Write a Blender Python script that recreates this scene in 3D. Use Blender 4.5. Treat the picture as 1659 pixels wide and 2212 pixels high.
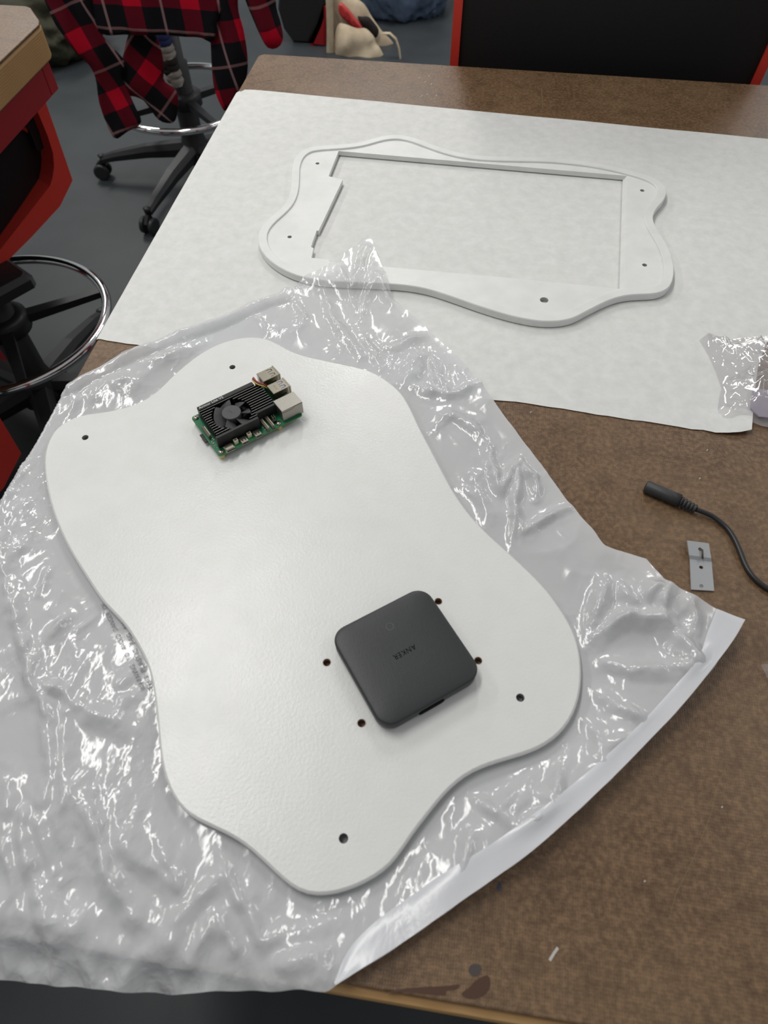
import bpy, bmesh, math, random
import numpy as np
from mathutils import Vector, Matrix
from mathutils.geometry import tessellate_polygon, delaunay_2d_cdt

for o in list(bpy.data.objects):
    bpy.data.objects.remove(o)
SC = bpy.context.scene
COL = SC.collection
PI = math.pi
random.seed(7)
RNG = np.random.default_rng(11)

# ------------------------------------------------------------------ camera
PW, PH = 1659.0, 2212.0
CA, CB, CY = 0.9669135589, -0.000164, -0.1403924        # pitch, roll, yaw
CPOS = np.array([0.36913135, -1.18070916, 0.47015697])
FPX = 1449.82
_fw = np.array([math.sin(CY) * math.cos(CA), math.cos(CY) * math.cos(CA), -math.sin(CA)])
_r0 = np.array([math.cos(CY), -math.sin(CY), 0.0])
_u0 = np.cross(_r0, _fw)
_rt = _r0 * math.cos(CB) + _u0 * math.sin(CB)
_up = -_r0 * math.sin(CB) + _u0 * math.cos(CB)
cam_data = bpy.data.cameras.new('camera')
cam = bpy.data.objects.new('camera', cam_data)
COL.objects.link(cam)
cam_data.sensor_fit = 'VERTICAL'
cam_data.sensor_height = 36.0
cam_data.lens = FPX / PH * 36.0
cam_data.clip_start = 0.02
cam_data.dof.use_dof = True
cam_data.dof.focus_distance = 0.72
cam_data.dof.aperture_fstop = 9.0
m = Matrix.Identity(4)
for i in range(3):
    m[i][0] = _rt[i]; m[i][1] = _up[i]; m[i][2] = -_fw[i]; m[i][3] = CPOS[i]
cam.matrix_world = m
SC.camera = cam

# ------------------------------------------------------------------ world, lamps, exposure
w = bpy.data.worlds.new('world'); SC.world = w
w.use_nodes = True
bg = w.node_tree.nodes['Background']
bg.inputs['Color'].default_value = (0.96, 0.98, 1.0, 1)
bg.inputs['Strength'].default_value = 0.29
SC.view_settings.view_transform = 'Standard'
SC.view_settings.look = 'None'
SC.view_settings.gamma = 1.0
SC.view_settings.use_curve_mapping = False
SC.view_settings.exposure = 0.0

LAMP_COL = (1.0, 0.985, 0.95)
def ceiling_lamp(x, y, sx, sy, power, rz=0.0, z=1.95):
    d = bpy.data.lights.new('ceiling_lamp', 'AREA')
    d.shape = 'RECTANGLE'; d.size = sx; d.size_y = sy; d.energy = power; d.color = LAMP_COL
    o = bpy.data.objects.new('ceiling_lamp', d)
    o.location = (x, y, z); o.rotation_euler = (0, 0, rz)
    COL.objects.link(o)
# rows of long fluorescent fixtures along the workshop ceiling
ceiling_lamp(-0.42, -0.35, 0.22, 1.25, 19)
ceiling_lamp(-0.12, 2.05, 0.22, 1.3, 30)
ceiling_lamp(-2.4, 0.6, 0.22, 1.3, 26)
ceiling_lamp(-2.2, 3.0, 0.22, 1.3, 26)
ceiling_lamp(2.1, 2.6, 0.22, 1.3, 18)
ceiling_lamp(2.2, 0.0, 0.22, 1.3, 8)

# ------------------------------------------------------------------ photograph point -> world point on a plane
def _ray(px, py):
    return _fw + ((px - PW / 2) / FPX) * _rt - ((py - PH / 2) / FPX) * _up
def on(px, py, z=0.0):
    d = _ray(px, py); t = (z - CPOS[2]) / d[2]
    return CPOS + d * t
def onY(px, py, y):
    d = _ray(px, py); t = (y - CPOS[1]) / d[1]
    return CPOS + d * t
def on2(px, py, z=0.0):
    p = on(px, py, z); return (float(p[0]), float(p[1]))

# ------------------------------------------------------------------ object helpers
def tag(o, label=None, cat=None, group=None, kind=None):
    if label: o['label'] = label
    if cat: o['category'] = cat
    if group: o['group'] = group
    if kind: o['kind'] = kind
    return o
def empty(name, loc, rz=0.0):
    o = bpy.data.objects.new(name, None); COL.objects.link(o)
    o.empty_display_size = 0.05
    o.location = loc; o.rotation_euler = (0, 0, rz)
    return o
def children(o): return [c for c in bpy.data.objects if c.parent == o]
def copy_tree(o, parent=None):
    c = o.copy(); COL.objects.link(c); c.parent = parent
    for ch in children(o): copy_tree(ch, c)
    return c

class MB:
    def __init__(s): s.v = []; s.f = []; s.sm = []; s.uv = None
    def add(s, v, f, smooth=False):
        n = len(s.v); s.v += [tuple(map(float, p)) for p in v]
        s.f += [tuple(i + n for i in q) for q in f]; s.sm += [smooth] * len(f)
        return s
    def box(s, x0, x1, y0, y1, z0, z1, b=0.0):
        """box with chamfered vertical and top edges"""
        if b <= 0:
            v = [(x0,y0,z0),(x1,y0,z0),(x1,y1,z0),(x0,y1,z0),(x0,y0,z1),(x1,y0,z1),(x1,y1,z1),(x0,y1,z1)]
            return s.add(v, [(3,2,1,0),(4,5,6,7),(0,1,5,4),(1,2,6,5),(2,3,7,6),(3,0,4,7)])
        def ring(i, z):
            a0, a1, c0, c1 = x0+i, x1-i, y0+i, y1-i
            return [(a0+b,c0,z),(a1-b,c0,z),(a1,c0+b,z),(a1,c1-b,z),(a1-b,c1,z),(a0+b,c1,z),(a0,c1-b,z),(a0,c0+b,z)]
        R = [ring(0, z0), ring(0, z1-b), ring(b, z1)]
        return s.rings(R, False)
    def rings(s, R, smooth=True, cap0=True, cap1=True, close=False):
        n = len(R[0]); v = [p for r in R for p in r]; f = []
        for k in range(len(R) - (0 if close else 1)):
            k2 = (k + 1) % len(R)
            for i in range(n):
                j = (i + 1) % n
                f.append((k*n+i, k*n+j, k2*n+j, k2*n+i))
        s.add(v, f, smooth)
        base = len(s.v) - len(v)
        if not close:
            if cap0: s.f.append(tuple(base + i for i in reversed(range(n)))); s.sm.append(False)
            if cap1: s.f.append(tuple(base + (len(R)-1)*n + i for i in range(n))); s.sm.append(False)
        return s
    def cyl(s, c, r, z0, z1, n=20, r1=None, b=0.0, smooth=True):
        r1 = r if r1 is None else r1
        def ring(q, z): return [(c[0]+q*math.cos(2*PI*i/n), c[1]+q*math.sin(2*PI*i/n), z) for i in range(n)]
        R = [ring(r, z0), ring(r1, z1 - b)]
        if b: R.append(ring(r1 - b, z1))
        return s.rings(R, smooth)
    def lathe(s, c, prof, n=28, smooth=True):
        R = [[(c[0]+r*math.cos(2*PI*i/n), c[1]+r*math.sin(2*PI*i/n), z) for i in range(n)] for r, z in prof]
        return s.rings(R, smooth)
    def tube(s, pts, r, n=10, close=False, flat=1.0):
        P = [Vector(p) for p in pts]; L = len(P); R = []
        rr = r if isinstance(r, (list, tuple)) else [r] * L
        up = None
        for i in range(L):
            a = P[i-1] if (i > 0 or close) else P[i]
            b = P[(i+1) % L] if (i < L-1 or close) else P[i]
            t = (b - a).normalized()
            if up is None:
                up = Vector((0,0,1)) if abs(t.z) < 0.9 else Vector((1,0,0))
            u = (up - t * up.dot(t)).normalized(); v = t.cross(u); up = u
            R.append([P[i] + (u*math.cos(2*PI*k/n)*flat + v*math.sin(2*PI*k/n)) * rr[i] for k in range(n)])
        return s.rings(R, True, close=close)
    def bar(s, a, b, wid, hei, up=(0,0,1), wid2=None, hei2=None):
        a, b = Vector(a), Vector(b); t = (b-a).normalized(); up = Vector(up)
        v = t.cross(up).normalized(); u = v.cross(t)
        R = []
        for p, ww, hh in ((a, wid, hei), (b, wid2 or wid, hei2 or hei)):
            R.append([p+v*ww/2*sx+u*hh/2*sz for sx, sz in ((-1,-1),(1,-1),(1,1),(-1,1))])
        return s.rings(R, False)
    def sweep(s, path, prof, closed_prof=True, smooth=False):
        """path: list of (origin, axisA, axisB); prof: list of (a,b)"""
        R = [[Vector(o)+Vector(A)*a+Vector(B)*b for a, b in prof] for o, A, B in path]
        return s.rings(R, smooth)
    def plate(s, outer, holes, z0, z1):
        """flat-topped plate with through holes; polygons in xy"""
        loops = [outer] + holes
        flat = [p for l in loops for p in l]
        tri = tessellate_polygon([[Vector((p[0], p[1], 0)) for p in l] for l in loops])
        top = [(p[0], p[1], z1) for p in flat]; bot = [(p[0], p[1], z0) for p in flat]
        N = len(flat)
        def ccw(t):
            a, b, c = (flat[i] for i in t)
            return (b[0]-a[0])*(c[1]-a[1])-(b[1]-a[1])*(c[0]-a[0]) > 0
        f = []
        for t in tri:
            t = tuple(t) if ccw(t) else tuple(reversed(t))
            f.append(t); f.append(tuple(N+i for i in reversed(t)))
        s.add(top + bot, f, False)
        base = len(s.v) - 2*N; k = 0
        for l in loops:
            n = len(l); ar = sum(l[i][0]*l[(i+1)%n][1]-l[(i+1)%n][0]*l[i][1] for i in range(n))
            hole = k > 0
            for i in range(n):
                j = (i+1) % n; a, b = base+k+i, base+k+j
                q = (a+N, b+N, b, a)
                if (ar < 0) != hole: q = tuple(reversed(q))
                s.f.append(q); s.sm.append(n > 24)
            k += n
        return s
    def mesh(s, name, mat=None):
        me = bpy.data.meshes.new(name)
        me.from_pydata(s.v, [], s.f)
        me.polygons.foreach_set('use_smooth', s.sm)
        if s.uv is not None:
            uvl = me.uv_layers.new(name='UVMap')
            idx = np.empty(len(me.loops), dtype=np.int32); me.loops.foreach_get('vertex_index', idx)
            uvl.data.foreach_set('uv', np.asarray(s.uv, dtype=np.float32)[idx].ravel())
        me.update()
        if mat: me.materials.append(mat)
        return me
    def build(s, name, mat, parent=None, loc=None, rz=0.0):
        o = bpy.data.objects.new(name, s.mesh(name, mat)); COL.objects.link(o)
        o.parent = parent
        if loc: o.location = loc
        o.rotation_euler = (0, 0, rz)
        return o

def smooth_closed(pts, per=6):
    P = [np.array(p, float) for p in pts]; n = len(P); out = []
    for i in range(n):
        p0, p1, p2, p3 = P[i-1], P[i], P[(i+1)%n], P[(i+2)%n]
        for k in range(per):
            t = k / per
            out.append(0.5*((2*p1)+(-p0+p2)*t+(2*p0-5*p1+4*p2-p3)*t*t+(-p0+3*p1-3*p2+p3)*t**3))
    return np.array(out)
def smooth_open(pts, per=6):
    P = [np.array(p, float) for p in pts]; n = len(P); out = []
    for i in range(n-1):
        p0 = P[i-1] if i else 2*P[0]-P[1]; p1, p2 = P[i], P[i+1]; p3 = P[i+2] if i+2 < n else 2*P[-1]-P[-2]
        for k in range(per):
            t = k / per
            out.append(0.5*((2*p1)+(-p0+p2)*t+(2*p0-5*p1+4*p2-p3)*t*t+(-p0+3*p1-3*p2+p3)*t**3))
    out.append(P[-1]); return np.array(out)
def resample(P, step, closed=True):
    P = np.asarray(P, float)
    Q = np.vstack([P, P[:1]]) if closed else P
    d = np.r_[0, np.cumsum(np.linalg.norm(np.diff(Q, axis=0), axis=1))]
    n = max(3, int(d[-1] / step))
    t = np.linspace(0, d[-1], n + 1)[:-1 if closed else None]
    return np.stack([np.interp(t, d, Q[:, k]) for k in range(Q.shape[1])], 1)
def relax(P, it=3):
    for _ in range(it): P = 0.5*P + 0.25*(np.roll(P, 1, 0)+np.roll(P, -1, 0))
    return P
def ccw(P):
    x, y = P[:, 0], P[:, 1]
    return P if np.sum(x*np.roll(y, -1)-np.roll(x, -1)*y) > 0 else P[::-1]
def offset(P, d):
    """inset a ccw closed polygon by d"""
    t = np.roll(P, -1, 0)-np.roll(P, 1, 0); t /= np.linalg.norm(t, axis=1)[:, None]
    n = np.stack([-t[:, 1], t[:, 0]], 1)
    return P + n*d
def inside(P, X, Y):
    r = np.zeros(X.shape, bool); n = len(P)
    for i in range(n):
        x0, y0 = P[i]; x1, y1 = P[(i+1) % n]
        c = (y0 > Y) != (y1 > Y)
        with np.errstate(divide='ignore', invalid='ignore'):
            xi = (x1-x0)*(Y-y0)/(y1-y0+1e-30)+x0
        r ^= c & (X < xi)
    return r
def seg_dist(A, B, X, Y):
    dx, dy = B[0]-A[0], B[1]-A[1]; L = dx*dx+dy*dy+1e-12
    t = np.clip(((X-A[0])*dx+(Y-A[1])*dy)/L, 0, 1)
    return np.hypot(X-A[0]-t*dx, Y-A[1]-t*dy), t
def poly_dist(P, X, Y, closed=True):
    d = np.full(X.shape, 9.0); n = len(P)
    for i in range(n if closed else n-1):
        d = np.minimum(d, seg_dist(P[i], P[(i+1) % n], X, Y)[0])
    return d
def sstep(a, b, x):
    t = np.clip((x-a)/(b-a), 0, 1); return t*t*(3-2*t)
_perm = RNG.permutation(512); _ga = RNG.uniform(0, 2*PI, 512)
def noise(X, Y, seed=0):
    xi, yi = np.floor(X).astype(int), np.floor(Y).astype(int); xf, yf = X-xi, Y-yi
    def g(i, j):
        h = _perm[(_perm[(i+seed*37) % 512]+j) % 512]; a = _ga[h]
        return np.cos(a)*(X-i)+np.sin(a)*(Y-j)
    u, v = xf**3*(xf*(xf*6-15)+10), yf**3*(yf*(yf*6-15)+10)
    a, b, c, d = g(xi, yi), g(xi+1, yi), g(xi, yi+1), g(xi+1, yi+1)
    return (a*(1-u)+b*u)*(1-v)+(c*(1-u)+d*u)*v
def cells(X, Y, seed=0):
    """distance to the nearest scattered point, in cell units: flat cones meeting in straight creases"""
    xi, yi = np.floor(X).astype(int), np.floor(Y).astype(int); best = np.full(X.shape, 9.0)
    for a in (-1, 0, 1):
        for b in (-1, 0, 1):
            i, j = xi+a, yi+b; h = _perm[(_perm[(i+seed*53) % 512]+j) % 512]
            px, py = i+.5+.45*np.cos(_ga[h]), j+.5+.45*np.sin(_ga[(h*7+3) % 512])
            best = np.minimum(best, np.hypot(X-px, Y-py))
    return best
def triangulated(poly, step, seed=1):
    """random triangulation of a polygon: points and faces"""
    rg = np.random.default_rng(seed)
    P = resample(poly, step)
    lo, hi = P.min(0), P.max(0)
    gx, gy = np.meshgrid(np.arange(lo[0], hi[0], step), np.arange(lo[1], hi[1], step*0.87))
    gx = gx + (np.arange(gx.shape[0]) % 2)[:, None]*step/2
    gx = gx + rg.uniform(-.22, .22, gx.shape)*step; gy = gy + rg.uniform(-.22, .22, gy.shape)*step
    gx, gy = gx.ravel(), gy.ravel()
    k = inside(P, gx, gy); gx, gy = gx[k], gy[k]
    k = poly_dist(P, gx, gy) > step*0.45
    pts = np.vstack([P, np.stack([gx[k], gy[k]], 1)])
    n = len(P)
    res = delaunay_2d_cdt([Vector((float(a), float(b))) for a, b in pts], [(i, (i+1) % n) for i in range(n)], [], 1, 1e-7)
    return np.array([(v.x, v.y) for v in res[0]]), [tuple(f) for f in res[2]], P
def text_mb(body, size, spacing=1.0, z=0.0, extrude=0.0, fit=None, thin=0.0):
    cu = bpy.data.curves.new('lettering', 'FONT'); cu.body = body; cu.size = size
    cu.align_x = 'CENTER'; cu.align_y = 'CENTER'; cu.space_character = spacing; cu.extrude = extrude
    cu.resolution_u = 3; cu.offset = -thin*size
    o = bpy.data.objects.new('lettering', cu); COL.objects.link(o)
    dg = bpy.context.evaluated_depsgraph_get(); me = o.evaluated_get(dg).to_mesh()
    v = np.array([tuple(q.co) for q in me.vertices]); f = [tuple(p.vertices) for p in me.polygons]
    o.evaluated_get(dg).to_mesh_clear(); bpy.data.objects.remove(o); bpy.data.curves.remove(cu)
    if fit:
        v[:, 0] *= fit/(v[:, 0].max()-v[:, 0].min())
    v[:, 2] += z
    return v, f

# ------------------------------------------------------------------ materials
def lin(r, g, b):
    c = [x/255.0 for x in (r, g, b)]
    return tuple((x/12.92 if x <= .04045 else ((x+.055)/1.055)**2.4) for x in c) + (1.0,)
class Mat:
    def __init__(s, name, col=(.5,.5,.5,1), rough=.5, metal=0.0, spec=.5):
        s.m = bpy.data.materials.new(name); s.m.use_nodes = True
        s.nt = s.m.node_tree; s.b = s.nt.nodes['Principled BSDF']
        s.set('Base Color', col); s.set('Roughness', rough); s.set('Metallic', metal); s.set('Specular IOR Level', spec)
    def set(s, k, v): s.b.inputs[k].default_value = v; return s
    def n(s, typ, **kw):
        nd = s.nt.nodes.new(typ)
        for k, v in kw.items():
            if k in nd.inputs: nd.inputs[k].default_value = v
            else: setattr(nd, k, v)
        return nd
    def l(s, a, b): s.nt.links.new(a, b)
    def coord(s, scale=(1,1,1), rot=(0,0,0), kind='Object'):
        tc = s.n('ShaderNodeTexCoord'); mp = s.n('ShaderNodeMapping')
        mp.inputs['Scale'].default_value = scale; mp.inputs['Rotation'].default_value = rot
        s.l(tc.outputs[kind], mp.inputs['Vector']); return mp.outputs['Vector']
    def noise(s, scale, detail=3, rough=.5, vec=None, dist=0.0):
        nd = s.n('ShaderNodeTexNoise'); nd.inputs['Scale'].default_value = scale
        nd.inputs['Detail'].default_value = detail; nd.inputs['Roughness'].default_value = rough
        nd.inputs['Distortion'].default_value = dist
        s.l(vec if vec else s.coord(), nd.inputs['Vector']); return nd.outputs['Fac']
    def ramp(s, fac, stops):
        r = s.n('ShaderNodeValToRGB'); e = r.color_ramp.elements
        while len(e) < len(stops): e.new(0.5)
        for q, (p, c) in zip(e, stops):
            q.position = p; q.color = c if len(c) == 4 else tuple(c)+(1,)
        s.l(fac, r.inputs['Fac']); return r.outputs['Color']
    def mix(s, fac, a, b, mode='MIX'):
        r = s.n('ShaderNodeMix'); r.data_type = 'RGBA'; r.blend_type = mode
        for k, v in ((0, fac), (6, a), (7, b)):
            if isinstance(v, (int, float)): r.inputs[k].default_value = v
            elif isinstance(v, tuple): r.inputs[k].default_value = v
            else: s.l(v, r.inputs[k])
        return r.outputs[2]
    def math(s, op, a, b=0.0, c=0.0):
        r = s.n('ShaderNodeMath'); r.operation = op
        for k, v in enumerate((a, b, c)):
            if isinstance(v, (int, float)): r.inputs[k].default_value = v
            else: s.l(v, r.inputs[k])
        return r.outputs[0]
    def bump(s, h, strength=.3, dist=.001, chain=None):
        b = s.n('ShaderNodeBump'); b.inputs['Strength'].default_value = strength; b.inputs['Distance'].default_value = dist
        s.l(h, b.inputs['Height'])
        if chain: s.l(chain, b.inputs['Normal'])
        s.l(b.outputs['Normal'], s.b.inputs['Normal']); return b.outputs['Normal']
    def col(s, c): s.l(c, s.b.inputs['Base Color']); return s
    def rgh(s, c): s.l(c, s.b.inputs['Roughness']); return s
def G(v): return (v, v, v, 1)

M = {}
a = Mat('floor_vinyl', lin(48, 53, 56), .45)
a.col(a.ramp(a.noise(6, 5), [(.3, lin(45, 50, 53)), (.7, lin(55, 60, 63))])); a.bump(a.noise(900, 2), .15, .0006); M['floor'] = a.m

def hardboard(name, c0, c1, c2):
    a = Mat(name, c1, .38, 0, .45)
    big = a.noise(9, 5, .6); fine = a.noise(230, 3, .65); mid = a.noise(45, 4, .6)
    c = a.ramp(big, [(.3, c0), (.5, c1), (.72, c2)])
    c = a.mix(a.math('MULTIPLY', a.ramp(fine, [(.40, G(0)), (.66, G(1))]), .62), c, tuple(min(1, x*1.75) for x in c2[:3])+(1,))
    c = a.mix(a.math('MULTIPLY', a.ramp(mid, [(.33, G(1)), (.52, G(0))]), .38), c, tuple(x*.55 for x in c0[:3])+(1,))
    # screen imprint of the board press
    wv = a.n('ShaderNodeTexWave', wave_type='BANDS', bands_direction='X'); wv.inputs['Scale'].default_value = 190
    wv.inputs['Distortion'].default_value = 3; wv.inputs['Detail'].default_value = 2
    a.l(a.coord(), wv.inputs['Vector'])
    wy = a.n('ShaderNodeTexWave', wave_type='BANDS', bands_direction='Y'); wy.inputs['Scale'].default_value = 150
    wy.inputs['Distortion'].default_value = 5; wy.inputs['Detail'].default_value = 2
    a.l(a.coord(), wy.inputs['Vector'])
    wm = a.math('MULTIPLY', wv.outputs['Fac'], wy.outputs['Fac'])
    c = a.mix(a.math('MULTIPLY', wm, .28), c, tuple(x*.5 for x in c0[:3])+(1,))
    a.col(c); a.rgh(a.ramp(big, [(.3, G(.31)), (.7, G(.42))]))
    a.bump(a.math('ADD', fine, wm), .25, .0004)
    return a.m
M['hardboard'] = hardboard('hardboard', lin(92, 69, 49), lin(104, 80, 58), lin(114, 91, 67))
a = Mat('light_wood', lin(170, 128, 74), .45)
wv = a.n('ShaderNodeTexWave', wave_type='BANDS', bands_direction='Z'); wv.inputs['Scale'].default_value = 30; wv.inputs['Distortion'].default_value = 4
a.l(a.coord((1, 1, 3)), wv.inputs['Vector'])
c = a.ramp(wv.outputs['Fac'], [(0, lin(176, 138, 88)), (.6, lin(188, 150, 98)), (1, lin(198, 162, 110))])
c = a.mix(a.math('MULTIPLY', a.noise(12, 4), .55), c, lin(146, 106, 62)); a.col(c); M['wood'] = a.m
M['red'] = Mat('red_plastic', lin(232, 70, 58), .42).m
M['red_steel'] = Mat('red_steel', lin(150, 22, 30), .4).m
a = Mat('black_upholstery', lin(26, 26, 28), .38); a.bump(a.noise(350, 3), .12, .0008); M['black_seat'] = a.m
a = Mat('black_mesh_back', lin(22, 22, 24), .7); a.bump(a.noise(900, 2), .3, .001); M['black_mesh'] = a.m
M['black_plastic'] = Mat('black_plastic', lin(36, 37, 40), .42).m
M['grey_plastic'] = Mat('dark_grey_plastic', lin(74, 74, 74), .38).m
M['rubber'] = Mat('grey_rubber', lin(58, 57, 55), .6).m
M['chrome'] = Mat('chrome', (.82, .82, .82, 1), .1, 1.0).m
M['tin'] = Mat('nickel_plated_steel', lin(178, 172, 156), .26, 1.0).m
a = Mat('tin_dull', lin(158, 154, 146), .34, .95); M['tin_dull'] = a.m

a = Mat('paper', lin(222, 222, 219), .75, 0, .3)
n1 = a.noise(70, 5, .65)
a.col(a.ramp(n1, [(.32, lin(212, 213, 210)), (.5, lin(219, 219, 216)), (.7, lin(225, 225, 223))]))
a.bump(a.noise(120, 4), .06, .0004); M['paper'] = a.m

a = Mat('white_paint', lin(226, 226, 223), .3, 0, .42)
peel = a.noise(420, 3, .55); patch = a.noise(14, 4, .6)
a.col(a.ramp(a.noise(60, 4), [(.3, lin(225, 225, 222)), (.7, lin(228, 228, 226))]))
a.rgh(a.ramp(patch, [(.35, G(.25)), (.65, G(.34))]))
a.bump(a.math('ADD', peel, a.math('MULTIPLY', a.noise(1500, 2), .4)), .3, .0005); a.set('Specular IOR Level', .5); M['white_paint'] = a.m
a = Mat('white_paint_matt', lin(226, 226, 223), .42, 0, .4)
a.bump(a.noise(700, 2), .12, .0004)
a.col(a.ramp(a.noise(40, 4), [(.3, lin(220, 221, 218)), (.7, lin(230, 230, 228))])); M['white_frame'] = a.m
M['hole'] = Mat('bored_fibreboard', lin(150, 124, 104), .8).m
M['chip_rim'] = Mat('bare_primer', lin(206, 197, 188), .7).m
M['hole_pale'] = Mat('pale_hole', lin(205, 205, 204), .6).m
M['hole_grey'] = Mat('grey_hole', lin(150, 150, 150), .6).m  # flat grey inside the corner holes, darker than the board

# thin white polythene
def film(name, col, alpha, rough, bumps, attr=None, spec=.25, f0=.03, fg=.5, crumple=False):
    a = Mat(name, col, rough, 0, spec)
    tr = a.n('ShaderNodeBsdfTranslucent'); tr.inputs['Color'].default_value = col
    mx = a.n('ShaderNodeMixShader'); mx.inputs[0].default_value = .25
    a.l(a.b.outputs[0], mx.inputs[1]); a.l(tr.outputs[0], mx.inputs[2])
    tp = a.n('ShaderNodeBsdfTransparent'); m2 = a.n('ShaderNodeMixShader')
    gl = a.n('ShaderNodeBsdfGlossy'); gl.inputs['Roughness'].default_value = rough
    lw = a.n('ShaderNodeLayerWeight'); lw.inputs['Blend'].default_value = .5
    frf = a.math('ADD', f0, a.math('MULTIPLY', a.math('POWER', lw.outputs['Facing'], 4.0), fg))
    a.l(tp.outputs[0], m2.inputs[1]); a.l(mx.outputs[0], m2.inputs[2])
    if attr:
        at = a.n('ShaderNodeAttribute'); at.attribute_name = attr; a.l(at.outputs['Fac'], m2.inputs[0])
    else: m2.inputs[0].default_value = alpha
    ad = a.n('ShaderNodeMixShader')
    a.l(frf, ad.inputs[0]); a.l(m2.outputs[0], ad.inputs[1]); a.l(gl.outputs[0], ad.inputs[2])
    out = a.nt.nodes['Material Output']; a.l(ad.outputs[0], out.inputs['Surface'])
    nrm = None
    for sc, st, di in bumps:
        vo = a.noise(sc, 3, .6, dist=1.2)
        nrm = a.bump(vo, st, di, nrm)
    if crumple:
        cr = a.n('ShaderNodeAttribute'); cr.attribute_name = 'crumple'
        for sc, st, di in ((75, .30, .0030), (190, .22, .0014)):
            vo = a.n('ShaderNodeTexVoronoi', feature='F1'); vo.inputs['Scale'].default_value = sc
            wn = a.n('ShaderNodeTexNoise'); wn.inputs['Scale'].default_value = sc*.7; wn.inputs['Detail'].default_value = 1
            a.l(a.coord(), wn.inputs['Vector'])
            vm = a.n('ShaderNodeVectorMath', operation='SCALE'); a.l(wn.outputs['Color'], vm.inputs[0]); vm.inputs['Scale'].default_value = .35/sc*4
            va = a.n('ShaderNodeVectorMath', operation='ADD'); a.l(a.coord((1, .55, 1), (0, 0, .3)), va.inputs[0]); a.l(vm.outputs[0], va.inputs[1])
            a.l(va.outputs[0], vo.inputs['Vector'])
            nrm = a.bump(a.math('MULTIPLY', vo.outputs['Distance'], cr.outputs['Fac']), st, di, nrm)
    for t in (gl, lw, tr): a.l(nrm, t.inputs['Normal'])
    return a.m
M['film'] = film('white_polythene', (.775, .785, .80, 1), .9, .13, [(30, .05, .005)], 'opacity', crumple=True)
M['film_hem'] = film('white_polythene_hem', (.82, .83, .86, 1), .95, .24, [(24, .12, .004), (160, .06, .001)])
M['clear'] = film('clear_film', (.9, .87, .9, 1), .16, .04, [(26, .12, .008)], f0=.09, fg=.8)
M['print'] = Mat('grey_print', lin(120, 121, 124), .6).m

M['pcb'] = Mat('green_solder_mask', lin(20, 112, 72), .3).m
M['pcb_edge'] = Mat('board_edge', lin(120, 130, 70), .6).m
M['anod'] = Mat('black_anodised', lin(24, 24, 25), .45, .15).m
M['fin'] = Mat('bare_fin_edge', lin(128, 126, 124), .4, .6).m
M['fan'] = Mat('fan_plastic', lin(68, 68, 69), .55).m
M['white_ink'] = Mat('white_ink', lin(215, 215, 210), .6).m
M['cream'] = Mat('cream_plastic', lin(216, 206, 176), .5).m
M['taupe'] = Mat('brown_grey_plastic', lin(98, 88, 80), .5).m
M['brass'] = Mat('pale_brass', lin(206, 190, 132), .45, .3).m
M['blue'] = Mat('blue_plastic', lin(46, 60, 150), .5).m
M['chip'] = Mat('chip_black', lin(24, 25, 26), .45).m
for k, c in (('wire_red', (190, 66, 78)), ('wire_black', (46, 34, 50)), ('wire_yellow', (204, 172, 52))): M[k] = Mat(k, lin(*c), .45).m
a = Mat('charger_shell', lin(50, 52, 53), .42, 0, .4)
h = None
for rot in (.30, 1.75):
    mp = a.n('ShaderNodeMapping'); mp.inputs['Scale'].default_value = (1500, 75, 1); a.l(a.coord((1, 1, 1), (0, 0, rot)), mp.inputs['Vector'])
    wv = a.noise(1.0, 2, .6, vec=mp.outputs['Vector'])
    h = wv if h is None else a.math('ADD', h, wv)
a.bump(h, .22, .00030); M['charger'] = a.m
M['charger_side'] = Mat('charger_side', lin(54, 55, 56), .38).m
M['charger_dark'] = Mat('black_engraving', lin(8, 8, 9), .8, 0, .1).m
M['charger_ring'] = Mat('lamp_ring', lin(96, 98, 99), .4).m
a = Mat('cable_black', lin(38, 38, 40), .36); M['cable'] = a.m
M['connector'] = Mat('connector_black', lin(52, 52, 54), .5).m
M['strap'] = Mat('grey_metal_strap', lin(176, 177, 179), .35, .4).m
M['scratch'] = Mat('pale_scratch', lin(134, 110, 80), .5).m
M['fleck'] = Mat('pale_fleck', lin(188, 184, 178), .5).m
M['stain'] = Mat('dark_stain', lin(74, 47, 30), .5).m
M['smudge'] = Mat('grey_smudge', lin(70, 62, 58), .55).m
M['ink'] = Mat('blue_ink', lin(58, 66, 84), .55).m
a = Mat('canvas', lin(190, 172, 146), .85); a.bump(a.noise(300, 3), .4, .002)
a.col(a.ramp(a.noise(14, 4), [(.3, lin(168, 150, 126)), (.7, lin(202, 186, 160))])); M['canvas'] = a.m
M['dark_cloth'] = Mat('dark_brown_cloth', lin(40, 34, 32), .9).m
M['pink_red'] = Mat('red_cover', lin(196, 58, 58), .4).m
M['blue_bag'] = Mat('slate_blue_plastic', lin(92, 108, 132), .3).m
a = Mat('olive_canvas', lin(52, 52, 36), .8); a.bump(a.noise(60, 4), .4, .006); M['olive'] = a.m
M['pale_cloth'] = Mat('pale_grey_cloth', lin(150, 146, 138), .8).m
M['navy'] = Mat('navy_cloth', lin(32, 44, 92), .8).m

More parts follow.
